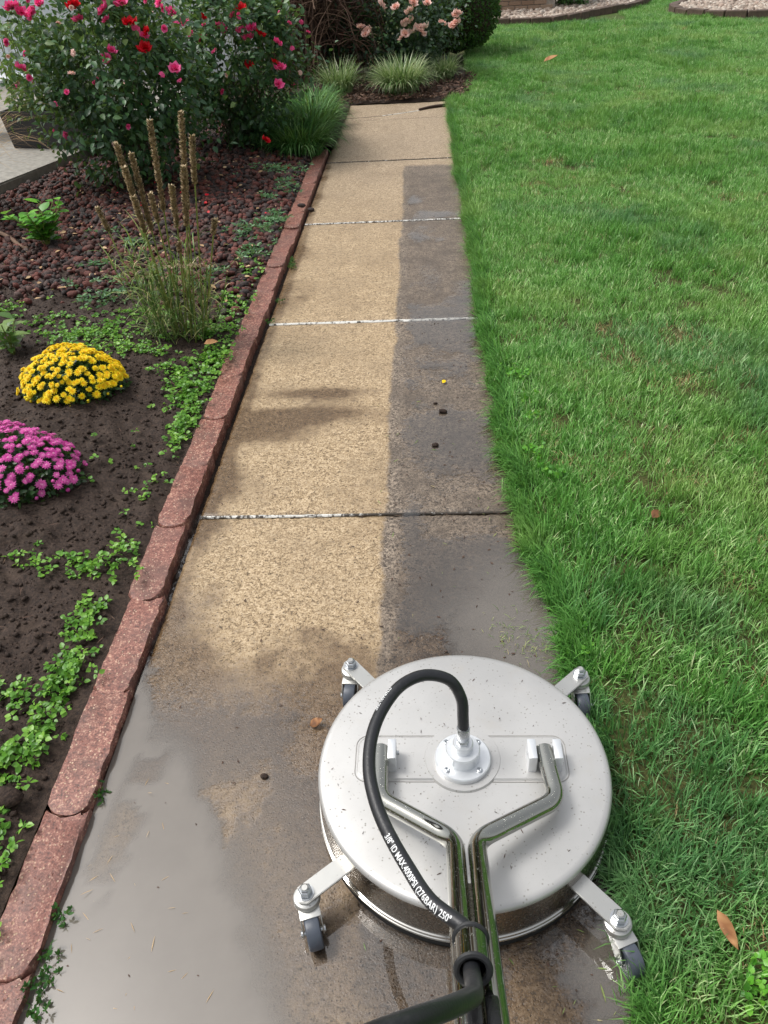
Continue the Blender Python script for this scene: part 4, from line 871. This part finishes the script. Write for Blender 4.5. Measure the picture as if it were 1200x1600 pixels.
# dark evergreen filling the gap between vine and peach rose
shrub('low_shrub', (-.82, 10.0, .38), (.42, .34, .42), 'dark leafy shrub between the dead vine and peach roses', 'shrub', None, 2600, .05, M['peach_leaf'], 6, .1, (), clump=70)

# gayfeather (seed spikes)
gx, gy = -1.10, 3.20; e = empty('spike_plant', (gx, gy, .04), 'gone-to-seed blazing star with brown spikes above thin yellowing leaves', 'plant')
tips = [(-1.186, 3.2, .835, .30), (-1.041, 3.22, .908, .34), (-.923, 3.25, .925, .36), (-.883, 3.2, .852, .18), (-1.137, 3.2, .798, .30), (-1.165, 3.17, .755, .22), (-.916, 3.12, .762, .24), (-.972, 3.1, .699, .17), (-1.062, 3.1, .674, .12), (-1.127, 3.08, .669, .15), (-1.371, 3.3, .57, .10), (-.83, 3.12, .559, .07), (-.99, 3.1, .48, .05)]
for (x, y, z, sl) in tips:
    t = np.array([x-gx, y-gy, z-.04]); b = np.array([t[0]*.35+rng.normal(0, .02), rng.normal(0, .03), -.02]); pts = catmull([b, b*.6+t*.4+[0, 0, -.02], b*.15+t*.85, t], 8)
    V, F = tube_np(pts, np.linspace(.0042, .0025, len(pts)), 6); st = link('stem', np_mesh('stem', V, F), M['stem_green'], e)
    seg_ = np.linalg.norm(np.diff(pts, axis=0), axis=1); c_ = np.concatenate([[0], np.cumsum(seg_)]); n = int(2700*sl); s = c_[-1]-sl*rng.random(n); pc = np.stack([np.interp(s, c_, pts[:, i]) for i in range(3)], 1)
    a = rng.uniform(0, 6.28, n); fr = (c_[-1]-s)/sl; rad = .0115*np.clip(1.25-fr*.65, .35, 1)*np.clip(fr*8+.35, 0, 1)*rng.uniform(.55, 1.1, n); out = np.stack([np.cos(a), np.sin(a), 0*a], 1)
    V, F, T = scatter(leaf_t(.55, .2, -.1, pts=2), pc+out*rad[:, None]*.35, out+[0, 0, .9], out+rdir(n)*.3, .013*rng.uniform(.7, 1.3, n), rng.random(n)); V2, F2 = tube_np(pts[c_ > c_[-1]-sl] if (c_ > c_[-1]-sl).sum() > 2 else pts[-4:], .0065, 7)
    V, F, T = join_np([(V, F, T), (V2, F2, np.full(len(V2), .25))]); link('seed_spike', np_mesh('seed_spike', V, F, T), M['seed_head'], e)
ns = 32; P_ = []; B_ = []
for k in range(ns):
    a = rng.uniform(0, 6.28); r = .16*math.sqrt(rng.random()); b = np.array([r*math.cos(a)*.9, r*math.sin(a)*.6, -.02]); h = rng.uniform(.2, .48); t = b+[rng.normal(0, .04)+b[0]*.35, rng.normal(0, .03), h]
    pts = catmull([b, (b+t)/2+[rng.normal(0, .01), 0, 0], t], 6); V, F = tube_np(pts, .0022, 4, False); P_.append((V, F, np.full(len(V), rng.random()*.4)))
    m = int(h*60); q = pts[rng.integers(0, len(pts), m)]; B_.append(q)
B_ = np.vstack(B_); n = len(B_); bl = blades(B_, rng.uniform(0, 6.28, n), rng.uniform(1.0, 2.6, n), rng.uniform(.07, .19, n), rng.uniform(.0035, .0065, n), 5, .6)
tt = bl[2]; zz = bl[0][:, 2]; link('strap_leaves', np_mesh('strap_leaves', *join_np(P_+[bl])), M['liatris_leaf'], e, kind='stuff')
V, F, T = blades(np.zeros((1, 3))+[.06, -.06, .36], [0.1], 1.9, .17, .006, 6); link('fallen_seed_stalk', np_mesh('fallen_seed_stalk', *join_np([scatter(leaf_t(.5), np.stack([np.linspace(.02, .24, 90), np.full(90, -.09), .34+0*np.linspace(0, 1, 90)], 1)+rng.normal(0, .004, (90, 3)), rdir(90), rdir(90), .012, rng.random(90)*.4+.6)])), M['seed_head'], e)

# chrysanthemums
def mum_flower(seed, dia, layers):
    r = np.random.default_rng(seed); parts = []
    for l in range(layers):
        n = 11 if l < 2 else 7; a = np.arange(n)*2*np.pi/n+l*.3+r.normal(0, .08, n); ti = .12+.38*l; rad = dia*.5*(1-.22*l)
        d = np.stack([np.cos(a)*np.cos(ti), np.sin(a)*np.cos(ti), np.full(n, np.sin(ti))], 1); nr = np.stack([-np.cos(a)*np.sin(ti), -np.sin(a)*np.sin(ti), np.full(n, np.cos(ti))], 1)
        V, F, T = scatter(leaf_t(.38, -.1, .15, pts=2), np.zeros((n, 3)), d, nr, rad*r.uniform(.88, 1.08, n), np.full(n, .5)); T = np.clip(np.linalg.norm(V, axis=1)/(dia*.5), 0, 1); parts.append((V, F, T))
    V, F = ico(1); parts.append((V*[dia*.13, dia*.13, dia*.09]+[0, 0, dia*.06], F, np.zeros(len(V)))); return join_np(parts)
def mum(c, r, label, mat, dia, nfl, nbud, dens_low):
    e = empty('chrysanthemum', (c[0], c[1], c[2]), label, 'flowers', 'potted-out chrysanthemums in the dark soil'); n = 3400; d = rdir(n); d[:, 2] = np.abs(d[:, 2])*1.0-.12; rad = .6+.4*rng.random(n)**.5
    bump_ = .86+.28*fbm(d[:, 0]*2+9, d[:, 1]*2+d[:, 2]*3, 2, 2, int(dia*1e4)); p = d*(rad*bump_)[:, None]*r+[0, 0, .02]; p = p[p[:, 2] > -.01]; n = len(p)
    V, F, T = scatter(leaf_t(.6, .15, .2, pts=2), p, d[:n]*.3+rdir(n), rdir(n, .8), .021*rng.uniform(.7, 1.3, n), np.clip(rng.normal(.4, .25, n), 0, 1)); link('foliage', np_mesh('foliage', V, F, T), M['mum_leaf'], e, kind='stuff')
    V, F = rock_t(5, .05, 2); link('inner_stems', np_mesh('inner_stems', V*np.array(r)*.62+[0, 0, .01], F, np.zeros(len(V))), M['mum_leaf'], e)
    ms = [np_mesh('blossom', *mum_flower(s, dia, 3)) for s in range(3)]; [m.materials.append(mat) for m in ms]
    bud_m = np_mesh('bud', *rock_t(2, .1, 1), np.full(12, .7)); bud_m.materials.append(mat)
    pts = []; g = (1+5**.5)/2; tries = nfl*3
    for i in range(tries):
        z = 1-i/tries*1.02; th = 2*math.pi*i/g; rr_ = math.sqrt(max(0, 1-z*z)); q = np.array([rr_*math.cos(th), rr_*math.sin(th), z])+rng.normal(0, .06, 3); q /= np.linalg.norm(q)
        if q[2] < .02: continue
        pr = sst(q[2], dens_low, dens_low+.45)
        if rng.random() < pr*nfl*1.15/tries*1.5: pts.append((q, 0))
        elif rng.random() < .10: pts.append((q, 1))
    for i, (q, b) in enumerate(pts):
        f = .88+.24*fbm(np.array([q[0]*2+9]), np.array([q[1]*2+q[2]*3]), 2, 2, int(dia*1e4))[0]; loc = q*np.array(r)*(f+rng.uniform(0, .06))+[0, 0, .025]
        nv = Vector(q/np.array(r)).normalized()*.8+Vector((0, -.1, .45)); o = link('blossom' if not b else 'bud', ms[i % 3] if not b else bud_m, None, e, loc); o.rotation_euler = (nv+Vector(rng.normal(0, .15, 3))).to_track_quat('Z', 'Y').to_euler()
        s = rng.uniform(.68, 1.2) if not b else .0068*rng.uniform(.7, 1.2); o.scale = (s, s, s)
mum((-1.385, 2.655, .045), (.20, .18, .155), 'round yellow chrysanthemum in the dark garden soil', M['p_yellow'], .031, 235, 60, .0)
mum((-1.37, 2.03, .05), (.225, .19, .165), 'round magenta pink chrysanthemum at the left edge of the soil', M['p_pink'], .031, 230, 50, .05)

# leafy individual plants
def leafy(name, c, spec, L, mat, label, cat, tmpl=LEAFR, stems=6, h=.2):
    e = empty(name, c, label, cat); tms = [np_mesh('leaf', *tmpl, np.full(len(tmpl[0]), t)) for t in (.2, .5, .8)]; [m.materials.append(mat) for m in tms]
    for s in range(stems):
        a = 6.283*s/stems+rng.normal(0, .3); lean = rng.uniform(.15, .5)*spec; hh = h*rng.uniform(.6, 1.1); t = np.array([math.cos(a)*hh*lean*1.6, math.sin(a)*hh*lean*1.6, hh])
        pts = catmull([(0, 0, -.02), t*.5*[.7, .7, 1], t], 6); V, F = tube_np(pts, .0028, 5); link('stem', np_mesh('stem', V, F), M['stem_green'], e)
        for j in range(7):
            p = pts[min(len(pts)-1, 4+int(j*(len(pts)-5)/6))]; az = a+j*2.4; d = Vector((math.cos(az), math.sin(az), rng.uniform(.1, .6))).normalized(); z = Vector((0, 0, 1)); y = z.cross(d).normalized(); zz = d.cross(y)
            o = link('leaf', tms[rng.integers(0, 3)], None, e); o.matrix_local = Matrix.Translation(Vector(p)) @ Matrix((d, y, zz)).transposed().to_4x4() @ Matrix.Diagonal((*[L*rng.uniform(.65, 1.15)]*3, 1))
    return e
leafy('leafy_plant', (-2.17, 4.38, .06), 1.0, .070, M['bright_leaf'], 'bright green leafy plant alone on the lava rock', 'plant', h=.22, stems=20)
leafy('leafy_plant', (-1.80, 3.02, .03), .8, .075, M['rose_leaf_light'], 'dull green leafy seedling behind the yellow mum at left', 'plant', LEAF, h=.17, stems=5)
leafy('leafy_plant', (-2.35, 3.62, .05), 1.0, .09, M['turf_leaf'], 'single broad dark leaf plant at the left edge of the lava', 'plant', LEAFR, h=.06, stems=2)
# low ground cover (stuff): chickweed mats and blue-green sprigs
def mats(spots, per, size, tm, mat, name, label, cat, lift=.03, ztilt=1.2):
    pos = []
    for (cx, cy, rx, ry, n) in spots:
        m = n; a = rng.normal(0, 1, (m, 2))*[rx*.5, ry*.5]+[cx, cy]; pos.append(a)
    a = np.vstack(pos); a = a[a[:, 0] < -.80]; k = len(a); q = []; 
    zz = soil_z(a[:, 0], a[:, 1]); c = np.stack([a[:, 0], a[:, 1], np.where(a[:, 0] > -.855, .045, zz)+lift*rng.random(k)**1.5], 1)
    P2 = np.repeat(c, per, 0); n = len(P2); az = rng.uniform(0, 6.283, n); d = np.stack([np.cos(az), np.sin(az), rng.uniform(-.1, .5, n)], 1); V, F, T = scatter(tm, P2+d*.003, d, rdir(n, ztilt), size*rng.uniform(.55, 1.25, n), np.clip(np.repeat(rng.random(k), per)*.6+rng.random(n)*.4, 0, 1))
    return tag(link(name, np_mesh(name, V, F, T), mat), label, cat, kind='stuff')
CW = [(-.95, .62, .10, .22, 260), (-.98, .95, .10, .10, 60), (-.92, 1.05, .05, .10, 50), (-.91, 1.22, .05, .10, 70), (-1.02, 1.17, .08, .05, 36), (-.93, 1.42, .05, .08, 50), (-.97, 1.62, .16, .06, 40), (-1.12, 1.66, .16, .05, 22), (-.90, 1.72, .05, .10, 18), (-.93, 2.05, .10, .2, 14), (-.90, 2.45, .05, .22, 110), (-.95, 2.68, .10, .12, 130), (-.92, 2.95, .08, .18, 160), (-.98, 3.25, .16, .12, 110), (-.92, 3.55, .09, .2, 90), (-1.5, 3.18, .26, .10, 190), (-1.28, 3.02, .2, .10, 90), (-1.75, 3.35, .3, .12, 60), (-2.1, 3.5, .2, .08, 60), (-.92, 3.95, .07, .15, 60), (-1.32, 3.42, .18, .08, 50), (-1.05, 2.85, .1, .06, 40), (-1.0, .35, .15, .2, 120), (-1.25, 1.1, .2, .3, 8), (-1.1, 2.2, .14, .2, 8)]
mats(CW, 6, .0155, leaf_t(.78, .12, .15, pts=2), M['chickweed'], 'chickweed', 'bright green chickweed mats between the soil and red edging', 'weeds')
SP = [(-1.02, 4.55, .12, .12, 60), (-.92, 4.75, .09, .2, 70), (-.95, 4.2, .08, .12, 60), (-1.02, 5.2, .07, .07, 26), (-.93, 5.5, .08, .15, 40), (-1.05, 5.9, .2, .12, 90), (-1.62, 4.35, .12, .06, 16), (-1.75, 4.05, .1, .08, 18), (-1.72, 3.75, .12, .05, 14), (-1.08, 3.9, .06, .05, 12), (-1.55, 3.55, .15, .08, 26), (-1.3, 3.75, .2, .1, 30), (-1.9, 4.55, .1, .05, 12)]
mats(SP, 8, .030, leaf_t(.28, .1, .1, pts=2), M['sprig'], 'groundcover_sprigs', 'blue-green needle sprigs scattered over the lava rock', 'weeds', .05, .3)
def water_weeds():
    pts = [(-.705, .53), (-.715, .55), (-.70, .50), (-.712, .58), (-.722, .66), (-.725, .92), (-.715, 4.1), (-.72, 4.15), (-.71, 4.05), (-.72, 3.6), (-.72, 3.35)]
    a = np.repeat(np.array(pts), 10, 0)+rng.normal(0, .010, (110, 2)); c = np.column_stack([a, .004+.02*rng.random(110)]); P2 = np.repeat(c, 5, 0); n = len(P2)
    return tag(link('crevice_weeds', np_mesh('crevice_weeds', *scatter(leaf_t(.5, .1, .1, pts=2), P2, rdir(n, .4), rdir(n, 1.), .011*rng.uniform(.6, 1.3, n), rng.random(n)*.5)), M['turf_leaf']), 'small dark green weeds growing in the gap beside the edging', 'weeds', kind='stuff')
water_weeds()
def lawn_clover():
    pts = [(.40, 2.75), (.42, 2.70), (.38, 2.8), (.42, 2.55), (.44, 2.42), (.41, 2.2), (.43, 2.1), (.46, 2.05), (.55, .50), (.60, .54), (.66, .50), (.58, .58), (.53, .56), (.38, 1.30)]
    a = np.repeat(np.array(pts), 9, 0)+rng.normal(0, .022, (9*len(pts), 2)); a[:, 0] -= .05*(a[:, 1] > 1.8); c = np.column_stack([a, .03+.025*rng.random(len(a))]); P2 = np.repeat(c, 4, 0); n = len(P2)
    return tag(link('clover', np_mesh('clover', *scatter(leaf_t(.85, .1, .1, pts=2), P2, rdir(n, .1), rdir(n, 1.5), .014*rng.uniform(.6, 1.3, n), rng.random(n))), M['bright_leaf']), 'small clover leaves at the ragged lawn edge', 'clover', kind='stuff')
lawn_clover()
# lava rock mulch
n = 19000; x = rng.uniform(-3.3, -.86, n); y = 3.35+4.3*rng.random(n)**1.25
pr = sst(y+.35*(fbm(x, y, 2.2, 3, 77)-.5)+.12*(x+1.8), 3.45, 4.15); ok = (rng.random(n) < pr) & ~((x < np.interp(y, [3, 4.45, 5.3, 6.3, 7.1, 8.2], [-4, -3.6, -3.0, -2.68, -2.50, -2.2])))
x, y = x[ok], y[ok]; sz = .008+.014*rng.random(len(x))**1.4; z = soil_z(x, y)+sz*.35+.012*rng.random(len(x)); V, F, T = rocks(np.stack([x, y, z], 1), sz, 8, .75, 2)
tag(link('lava_rocks', np_mesh('lava_rocks', V, F, T, False), M['lava']), 'dark red and black lava rock mulch under the roses', 'lava rock', kind='stuff')
# soil clods and crumbs
n = 21000; x = rng.uniform(-2.3, -.862, n); y = .2+3.6*rng.random(n); sz = .0018+.008*rng.random(n)**5; V, F, T = rocks(np.stack([x, y, soil_z(x, y)+sz*.3], 1), sz, 3); tag(link('soil_crumbs', np_mesh('soil_crumbs', V, F, T, False), M['soil']), 'loose dark soil crumbs round the chrysanthemums', 'soil', kind='stuff')
# mulch chips and pale bits on the lava, straw on the soil
def bits(n, xr, yr, zf, L, mat, name, label, cat, tintr=(0, 1), w=.35, lift=.01, flat=1.5, mask=None):
    x = rng.uniform(*xr, n); y = rng.uniform(*yr, n)
    if mask is not None: k = mask(x, y); x, y = x[k], y[k]
    n = len(x); z = (zf(x, y) if callable(zf) else np.full(n, zf))+lift*rng.random(n); d = rdir(n)*[1, 1, .15]
    return tag(link(name, np_mesh(name, *scatter(leaf_t(w, .1, .1, pts=2), np.stack([x, y, z], 1), d, rdir(n, flat), L*rng.uniform(.4, 1.4, n), rng.uniform(*tintr, n))), mat), label, cat, kind='stuff')
bits(230, (-2.4, -.88), (3.5, 6.2), lambda x, y: soil_z(x, y)+.03, .028, M['tan_grass'], 'fallen_petals', 'pale dry petals and chips scattered on the lava rock', 'petals', (.4, 1), .5)
bits(16, (-2.2, -.95), (4.6, 6.0), lambda x, y: soil_z(x, y)+.04, .025, M['p_red'], 'fallen_red_petals', 'fallen red rose petals on the lava rock', 'petals', (0, 1), .8)
bits(420, (-2.2, -.86), (.3, 3.7), lambda x, y: soil_z(x, y)+.004, .035, M['twig'], 'straw_bits', 'thin dry straw and root bits on the soil', 'straw', (.4, 1), .05)
bits(1700, (-.7, .34), (.3, 6.0), .0035, .010, M['twig'], 'walk_litter', 'tiny dark plant bits washed over the concrete walk', 'litter', (0, .4), .35, .001, 4, mask=lambda x, y: rng.random(len(x)) < np.where(x > -.13, .75, .14)*(1-.6*sst(y, 2.5, 5)))
bits(420, (-.2, .36), (.4, 2.6), .004, .022, M['liatris_leaf'], 'grass_clippings', 'grass clippings stuck on the wet side of the walk', 'clippings', (.2, 1), .10, .002, 4, mask=lambda x, y: rng.random(len(x)) < .15+.85*np.exp(-((x-.28)/.09)**2)+.7*np.exp(-((x-.20)/.05)**2-((y-1.33)/.05)**2))
bits(90, (CX-.27, CX+.27), (CY-.27, CY+.27), .131, .009, M['twig'], 'deck_litter', 'tiny clippings stuck on the steel deck', 'litter', (0, .5), .16, .0006, 6, mask=lambda x, y: ((x-CX)**2+(y-CY)**2 < .27**2) & ~((np.abs(y-CY-.012) < .058) & (np.abs(x-CX) < .215)))
n = 130; x = rng.normal(.235, .045, n); y = rng.normal(1.36, .035, n)-.35*(x-.235); V, F, T = blades(np.stack([x, y, .004+0*x], 1), rng.uniform(0, 6.28, n), rng.uniform(1.3, 1.75, n), rng.uniform(.008, .03, n), .0016, 4, .4)
tag(link('debris_wad', np_mesh('debris_wad', V, F, T), M['liatris_leaf']), 'tan wisps of washed-up plant debris behind the steel deck', 'debris', kind='stuff')
bits(90, (-.7, -.3), (.3, 1.1), .0036, .022, M['tan_grass'], 'floating_straw', 'pale straw bits floating on the muddy puddle', 'straw', (.5, 1), .05, .0006, 9, mask=lambda x, y: x < np.interp(y, [.3, 1.1], [-.3, -.66]))
# single small things
def curled_leaf(loc, L, label, rot, mat=M['dry_leaf'], w=.6, t=.5, name='fallen_leaf', cat='leaf'):
    V, F = leaf_t(w, .3, -.25, pts=4); bm = bmesh.new(); me = np_mesh(name, V*L, F, np.clip(t+.3*rng.normal(size=len(V)), 0, 1)); o = link(name, me, mat, None, loc, rot); sm = o.modifiers.new('thick', 'SOLIDIFY'); sm.thickness = .0008; tag(o, label, cat); return o
curled_leaf((-.285, 1.10, .006), .034, 'curled reddish brown leaf on the walk left of the steel deck', (.3, -.2, .4), t=.35)
curled_leaf((.505, .665, .060), .065, 'long orange brown leaf lying on the near lawn', (.1, .5, -1.2), w=.35, t=.7)
curled_leaf((1.38, 9.96, .075), .16, 'pale tan leaf on the far lawn', (.3, -.1, .2), t=.95, w=.45)
curled_leaf((.66, 1.80, .05), .045, 'crumpled dark brown leaf on the lawn beside the middle walk', (.3, .2, 1), t=.1)
curled_leaf((.31, 1.72, .006), .04, 'brown leaf in the shallow water by the lawn edge', (.2, .1, 2), t=.3)
curled_leaf((-.95, 3.02, .07), .06, 'tan dead leaf beside the chickweed under the spike plant', (.2, .2, .3), t=.85)
curled_leaf((.066, 2.735, .005), .020, 'tiny yellow petal on the dirty half of the walk', (.2, 0, 1), mat=M['p_yellow'], w=.8, name='yellow_petal', cat='petal')
def pebble(loc, s, label, mat, name, cat, sq=(1, .7, .6)):
    V, F = rock_t(int(abs(loc[0])*1000), .3, 2); o = link(name, np_mesh(name, V*s*np.array(sq), F, np.full(len(V), .2), True), mat, None, loc); tag(o, label, cat)
pebble((.060, 2.515, .008), .016, 'dark mud clod on the wet walk just above the puddle film', M['soil'], 'mud_clod', 'clod')
pebble((.028, 2.285, .006), .012, 'smaller dark clod inside the wet film of the walk', M['soil'], 'mud_clod', 'clod')
pebble((.035, 2.58, .004), .008, 'tiny dark clod highest of the three on the walk', M['soil'], 'mud_clod', 'clod')
pebble((-.372, .968, .004), .009, 'black speck of debris on the cleaned side left of the deck', M['soil'], 'mud_clod', 'clod')
pebble((-.716, 5.06, .012), .022, 'dark lava pebble on the walk beside the edging', M['lava'], 'lava_pebble', 'pebble')
pebble((-.765, 4.99, .058), .024, 'dark lava pebble resting on top of the edging', M['lava'], 'lava_pebble', 'pebble')
pebble((-.92, .885, .05), .034, 'brown mud-covered stone beside the near edging', M['soil'], 'muddy_stone', 'stone', (1.2, .7, .6))
V, F = tube_np(catmull([(-.02, 8.02, .010), (.10, 8.10, .014), (.20, 8.14, .012), (.27, 8.16, .014)], 6), np.linspace(.010, .017, 19), 8); tag(link('stick', np_mesh('stick', V, F, np.zeros(len(V))), M['twig']), 'short dark stick across the far walk crack', 'stick')
V, F = tube_np(catmull([(-2.62, 4.62, .11), (-2.45, 4.5, .09), (-2.33, 4.38, .07), (-2.28, 4.36, .06)], 5), .012, 7); tag(link('broken_branch', np_mesh('broken_branch', V, F, np.full(len(V), .9)), M['twig']), 'grey broken branch beside the bright green plant', 'branch')

# planter on the porch
pl = empty('planter_box', (-2.86, 6.62, .13), 'long black planter box on the grey porch slab', 'planter'); pl.rotation_euler = (0, 0, R_(-12))
bm = bmesh.new(); q = [(-.44, -.13), (.44, -.13), (.44, .13), (-.44, .13)]; lo = [bm.verts.new((x*.93, y*.85, 0)) for x, y in q]; hi = [bm.verts.new((x, y, .27)) for x, y in q]; hi2 = [bm.verts.new((x*.96, y*.88, .27)) for x, y in q]; dn = [bm.verts.new((x*.94, y*.86, .22)) for x, y in q]
bm.faces.new(list(reversed(lo))); bm.faces.new(dn)
for i in range(4):
    j = (i+1) % 4; bm.faces.new((lo[i], lo[j], hi[j], hi[i])); bm.faces.new((hi[i], hi[j], hi2[j], hi2[i])); bm.faces.new((hi2[i], hi2[j], dn[j], dn[i]))
bm_obj('box', bm, M['black_plastic'], pl)
bm = bmesh.new(); bbox(bm, (0, -.135, .262), (.90, .018, .026), bev=.004); bbox(bm, (0, .135, .262), (.90, .018, .026), bev=.004); bm_obj('rim', bm, M['black_plastic'], pl)
n = 700; k = rng.integers(0, 16, n); cxs = np.linspace(-.38, .36, 16)[k]; V, F, T = scatter(LEAFN, np.stack([cxs+rng.normal(0, .035, n), rng.normal(0, .05, n), .22+rng.random(n)*.62], 1), rdir(n, .35), rdir(n, .6), .075*rng.uniform(.6, 1.2, n), rng.random(n)); pp = empty('planter_plant', (-2.86, 6.62, .35), 'yellow-green leafy stems growing in the black planter', 'plant'); pp.rotation_euler = (0, 0, R_(-12))
V[:, 2] -= .22; link('foliage', np_mesh('foliage', V, F, T), M['rose_leaf_light'], pp, kind='stuff')
for s in range(16): V, F = tube_np(catmull([(np.linspace(-.38, .36, 16)[s], 0, -.02), (np.linspace(-.38, .36, 16)[s]+rng.normal(0, .02), 0, .3), (np.linspace(-.38, .36, 16)[s]+rng.normal(0, .04), 0, .62)], 5), .004, 5); link('stem', np_mesh('stem', V, F), M['stem_green'], pp)
# white slatted bench at far left
bn = empty('slatted_bench', (-3.62, 7.35, .13), 'white slatted bench on the porch at far left', 'bench'); bn.rotation_euler = (0, 0, R_(20))
for i in range(11):
    bm = bmesh.new(); bbox(bm, (-.55+i*.11, .12, .72), (.082, .018, .56), rot=Matrix.Rotation(R_(-14), 3, 'X'), bev=.004); bm_obj('back_slat', bm, M['siding'], bn)
for z, y, l in ((1.0, .20, 1.3), (.45, .06, 1.3)): bm = bmesh.new(); bbox(bm, (0, y-.02, z), (l, .03, .06), bev=.006); bm_obj('rail', bm, M['siding'], bn)
for i in range(5): bm = bmesh.new(); bbox(bm, (0, .02-i*.095, .42), (1.25, .08, .02), bev=.004); bm_obj('seat_slat', bm, M['siding'], bn)
for x in (-.58, .58):
    for y in (.06, -.38): bm = bmesh.new(); bbox(bm, (x, y, .21), (.05, .05, .42), bev=.005); bm_obj('leg', bm, M['siding'], bn)
# dry ornamental grass at left edge
e = empty('dry_grass_clump', (-2.86, 4.95, .05), 'tan dry ornamental grass drooping in at the left edge', 'ornamental grass'); n = 420; a = rng.uniform(0, 6.283, n); r = .08*np.sqrt(rng.random(n))
V, F, T = blades(np.stack([r*np.cos(a), r*np.sin(a), 0*a], 1), a, rng.uniform(.7, 2.5, n), rng.uniform(.7, 1.15, n), .006, 7, 1.3); link('leaves', np_mesh('leaves', V, F, T), M['tan_grass'], e, kind='stuff')
# purple flowers near brick
e = empty('purple_flowers', (-1.83, 8.9, .02), 'tall stems with small purple flowers behind the roses', 'flowers'); pf = np_mesh('blossom', *mum_flower(4, .075, 2)); pf.materials.append(M['p_purple'])
for k in range(26):
    t = np.array([rng.normal(.12, .13), rng.normal(0, .1), rng.uniform(.78, 1.2)]); V, F = tube_np(catmull([(rng.normal(0, .05), rng.normal(0, .05), -.02), t*.6, t], 5), .003, 5); link('stem', np_mesh('stem', V, F), M['stem_green'], e); link('blossom', pf, None, e, tuple(t), (rng.uniform(.2, 1.2), rng.normal(0, .3), 0))
# far stone beds
def eblocks(name, path, label, L=.30):
    e = empty(name, (path[0][0], path[0][1], 0), label, 'edging'); P = catmull(path, 30); s = np.concatenate([[0], np.cumsum(np.linalg.norm(np.diff(P, axis=0), axis=1))]); k = 0; ms = []
    for j in range(3):
        bm = bmesh.new(); bbox(bm, (0, 0, .045), (L*.96, .13, .13), bev=.012); me = bpy.data.meshes.new('edging_block'); bm.to_mesh(me); bm.free(); me.materials.append(M['brown_block']); ms.append(me)
    while (k+1)*L < s[-1]:
        a = np.array([np.interp(k*L, s, P[:, i]) for i in (0, 1)]); b = np.array([np.interp((k+1)*L, s, P[:, i]) for i in (0, 1)]); m = (a+b)/2
        link('brick', ms[k % 3], None, e, (m[0]-path[0][0], m[1]-path[0][1], rng.uniform(-.008, .012)), (0, rng.normal(0, .02), math.atan2(b[1]-a[1], b[0]-a[0])+rng.normal(0, .03))); k += 1
bed1 = [(.5, 14.05), (1.2, 13.93), (1.9, 13.80), (2.35, 14.10), (2.75, 14.6), (3.3, 15.05), (3.9, 15.9), (4.2, 17.0)]
eblocks('stone_edging', bed1, 'brown block edging round the far stone bed by the brick wall')
bed2p = [(5.6, 15.95), (4.7, 15.6), (4.1, 14.9), (3.95, 14.1), (4.3, 13.5), (4.95, 13.18), (5.8, 13.1), (6.8, 13.4)]
eblocks('stone_edging', bed2p, 'brown block edging round the stone bed at upper right')
def inpoly(x, y, P):
    c = np.zeros(len(x), bool); n = len(P)
    for i in range(n):
        (x1, y1), (x2, y2) = P[i], P[(i+1) % n]; c ^= ((y1 > y) != (y2 > y)) & (x < (x2-x1)*(y-y1)/(y2-y1+1e-12)+x1)
    return c
for poly, lb in ((bed1+[(4.2, 17.2), (.2, 17.2), (.2, 14.1)], 'pale river stones in the far bed by the brick wall'), (bed2p+[(6.8, 15.9)], 'pale river stones in the upper right bed')):
    n = 9000; x = rng.uniform(.3, 6.8, n); y = rng.uniform(13.1, 17, n); k = inpoly(x, y, poly); x, y = x[k], y[k]; sz = rng.uniform(.025, .055, len(x)); V, F, T = rocks(np.stack([x, y, .04+.03*rng.random(len(x))], 1), sz, 3, .2)
    tag(link('river_stones', np_mesh('river_stones', V, F, T, True), M['stone']), lb, 'stones', kind='stuff')
    bm = prism([(a, b) for a, b in poly], -.03, .045); bmesh.ops.triangulate(bm, faces=bm.faces); o = bm_obj('bed_soil', bm, M['soil']); o['kind'] = 'structure'
# red-brown mulch by the lawn corner
n = 3400; x = rng.uniform(-1.2, .6, n); y = 8.43+1.2*rng.random(n)**1.5; k = (x > -1.2) & (x < .62) & (y > 8.42) & (x < np.interp(y, [8.3, 8.6, 9.2, 9.6, 10.2], [.27, .46, .54, .60, .7])); x, y = x[k], y[k]
V, F, T = scatter(leaf_t(.3, .1, .0, pts=2), np.stack([x, y, .03+.03*rng.random(len(x))], 1), rdir(len(x))*[1, 1, .3], rdir(len(x), .8), .05*rng.uniform(.5, 1.2, len(x)), rng.random(len(x))); tag(link('bark_mulch', np_mesh('bark_mulch', V, F, T), M['twig']), 'reddish bark mulch at the far lawn corner', 'mulch', kind='stuff')
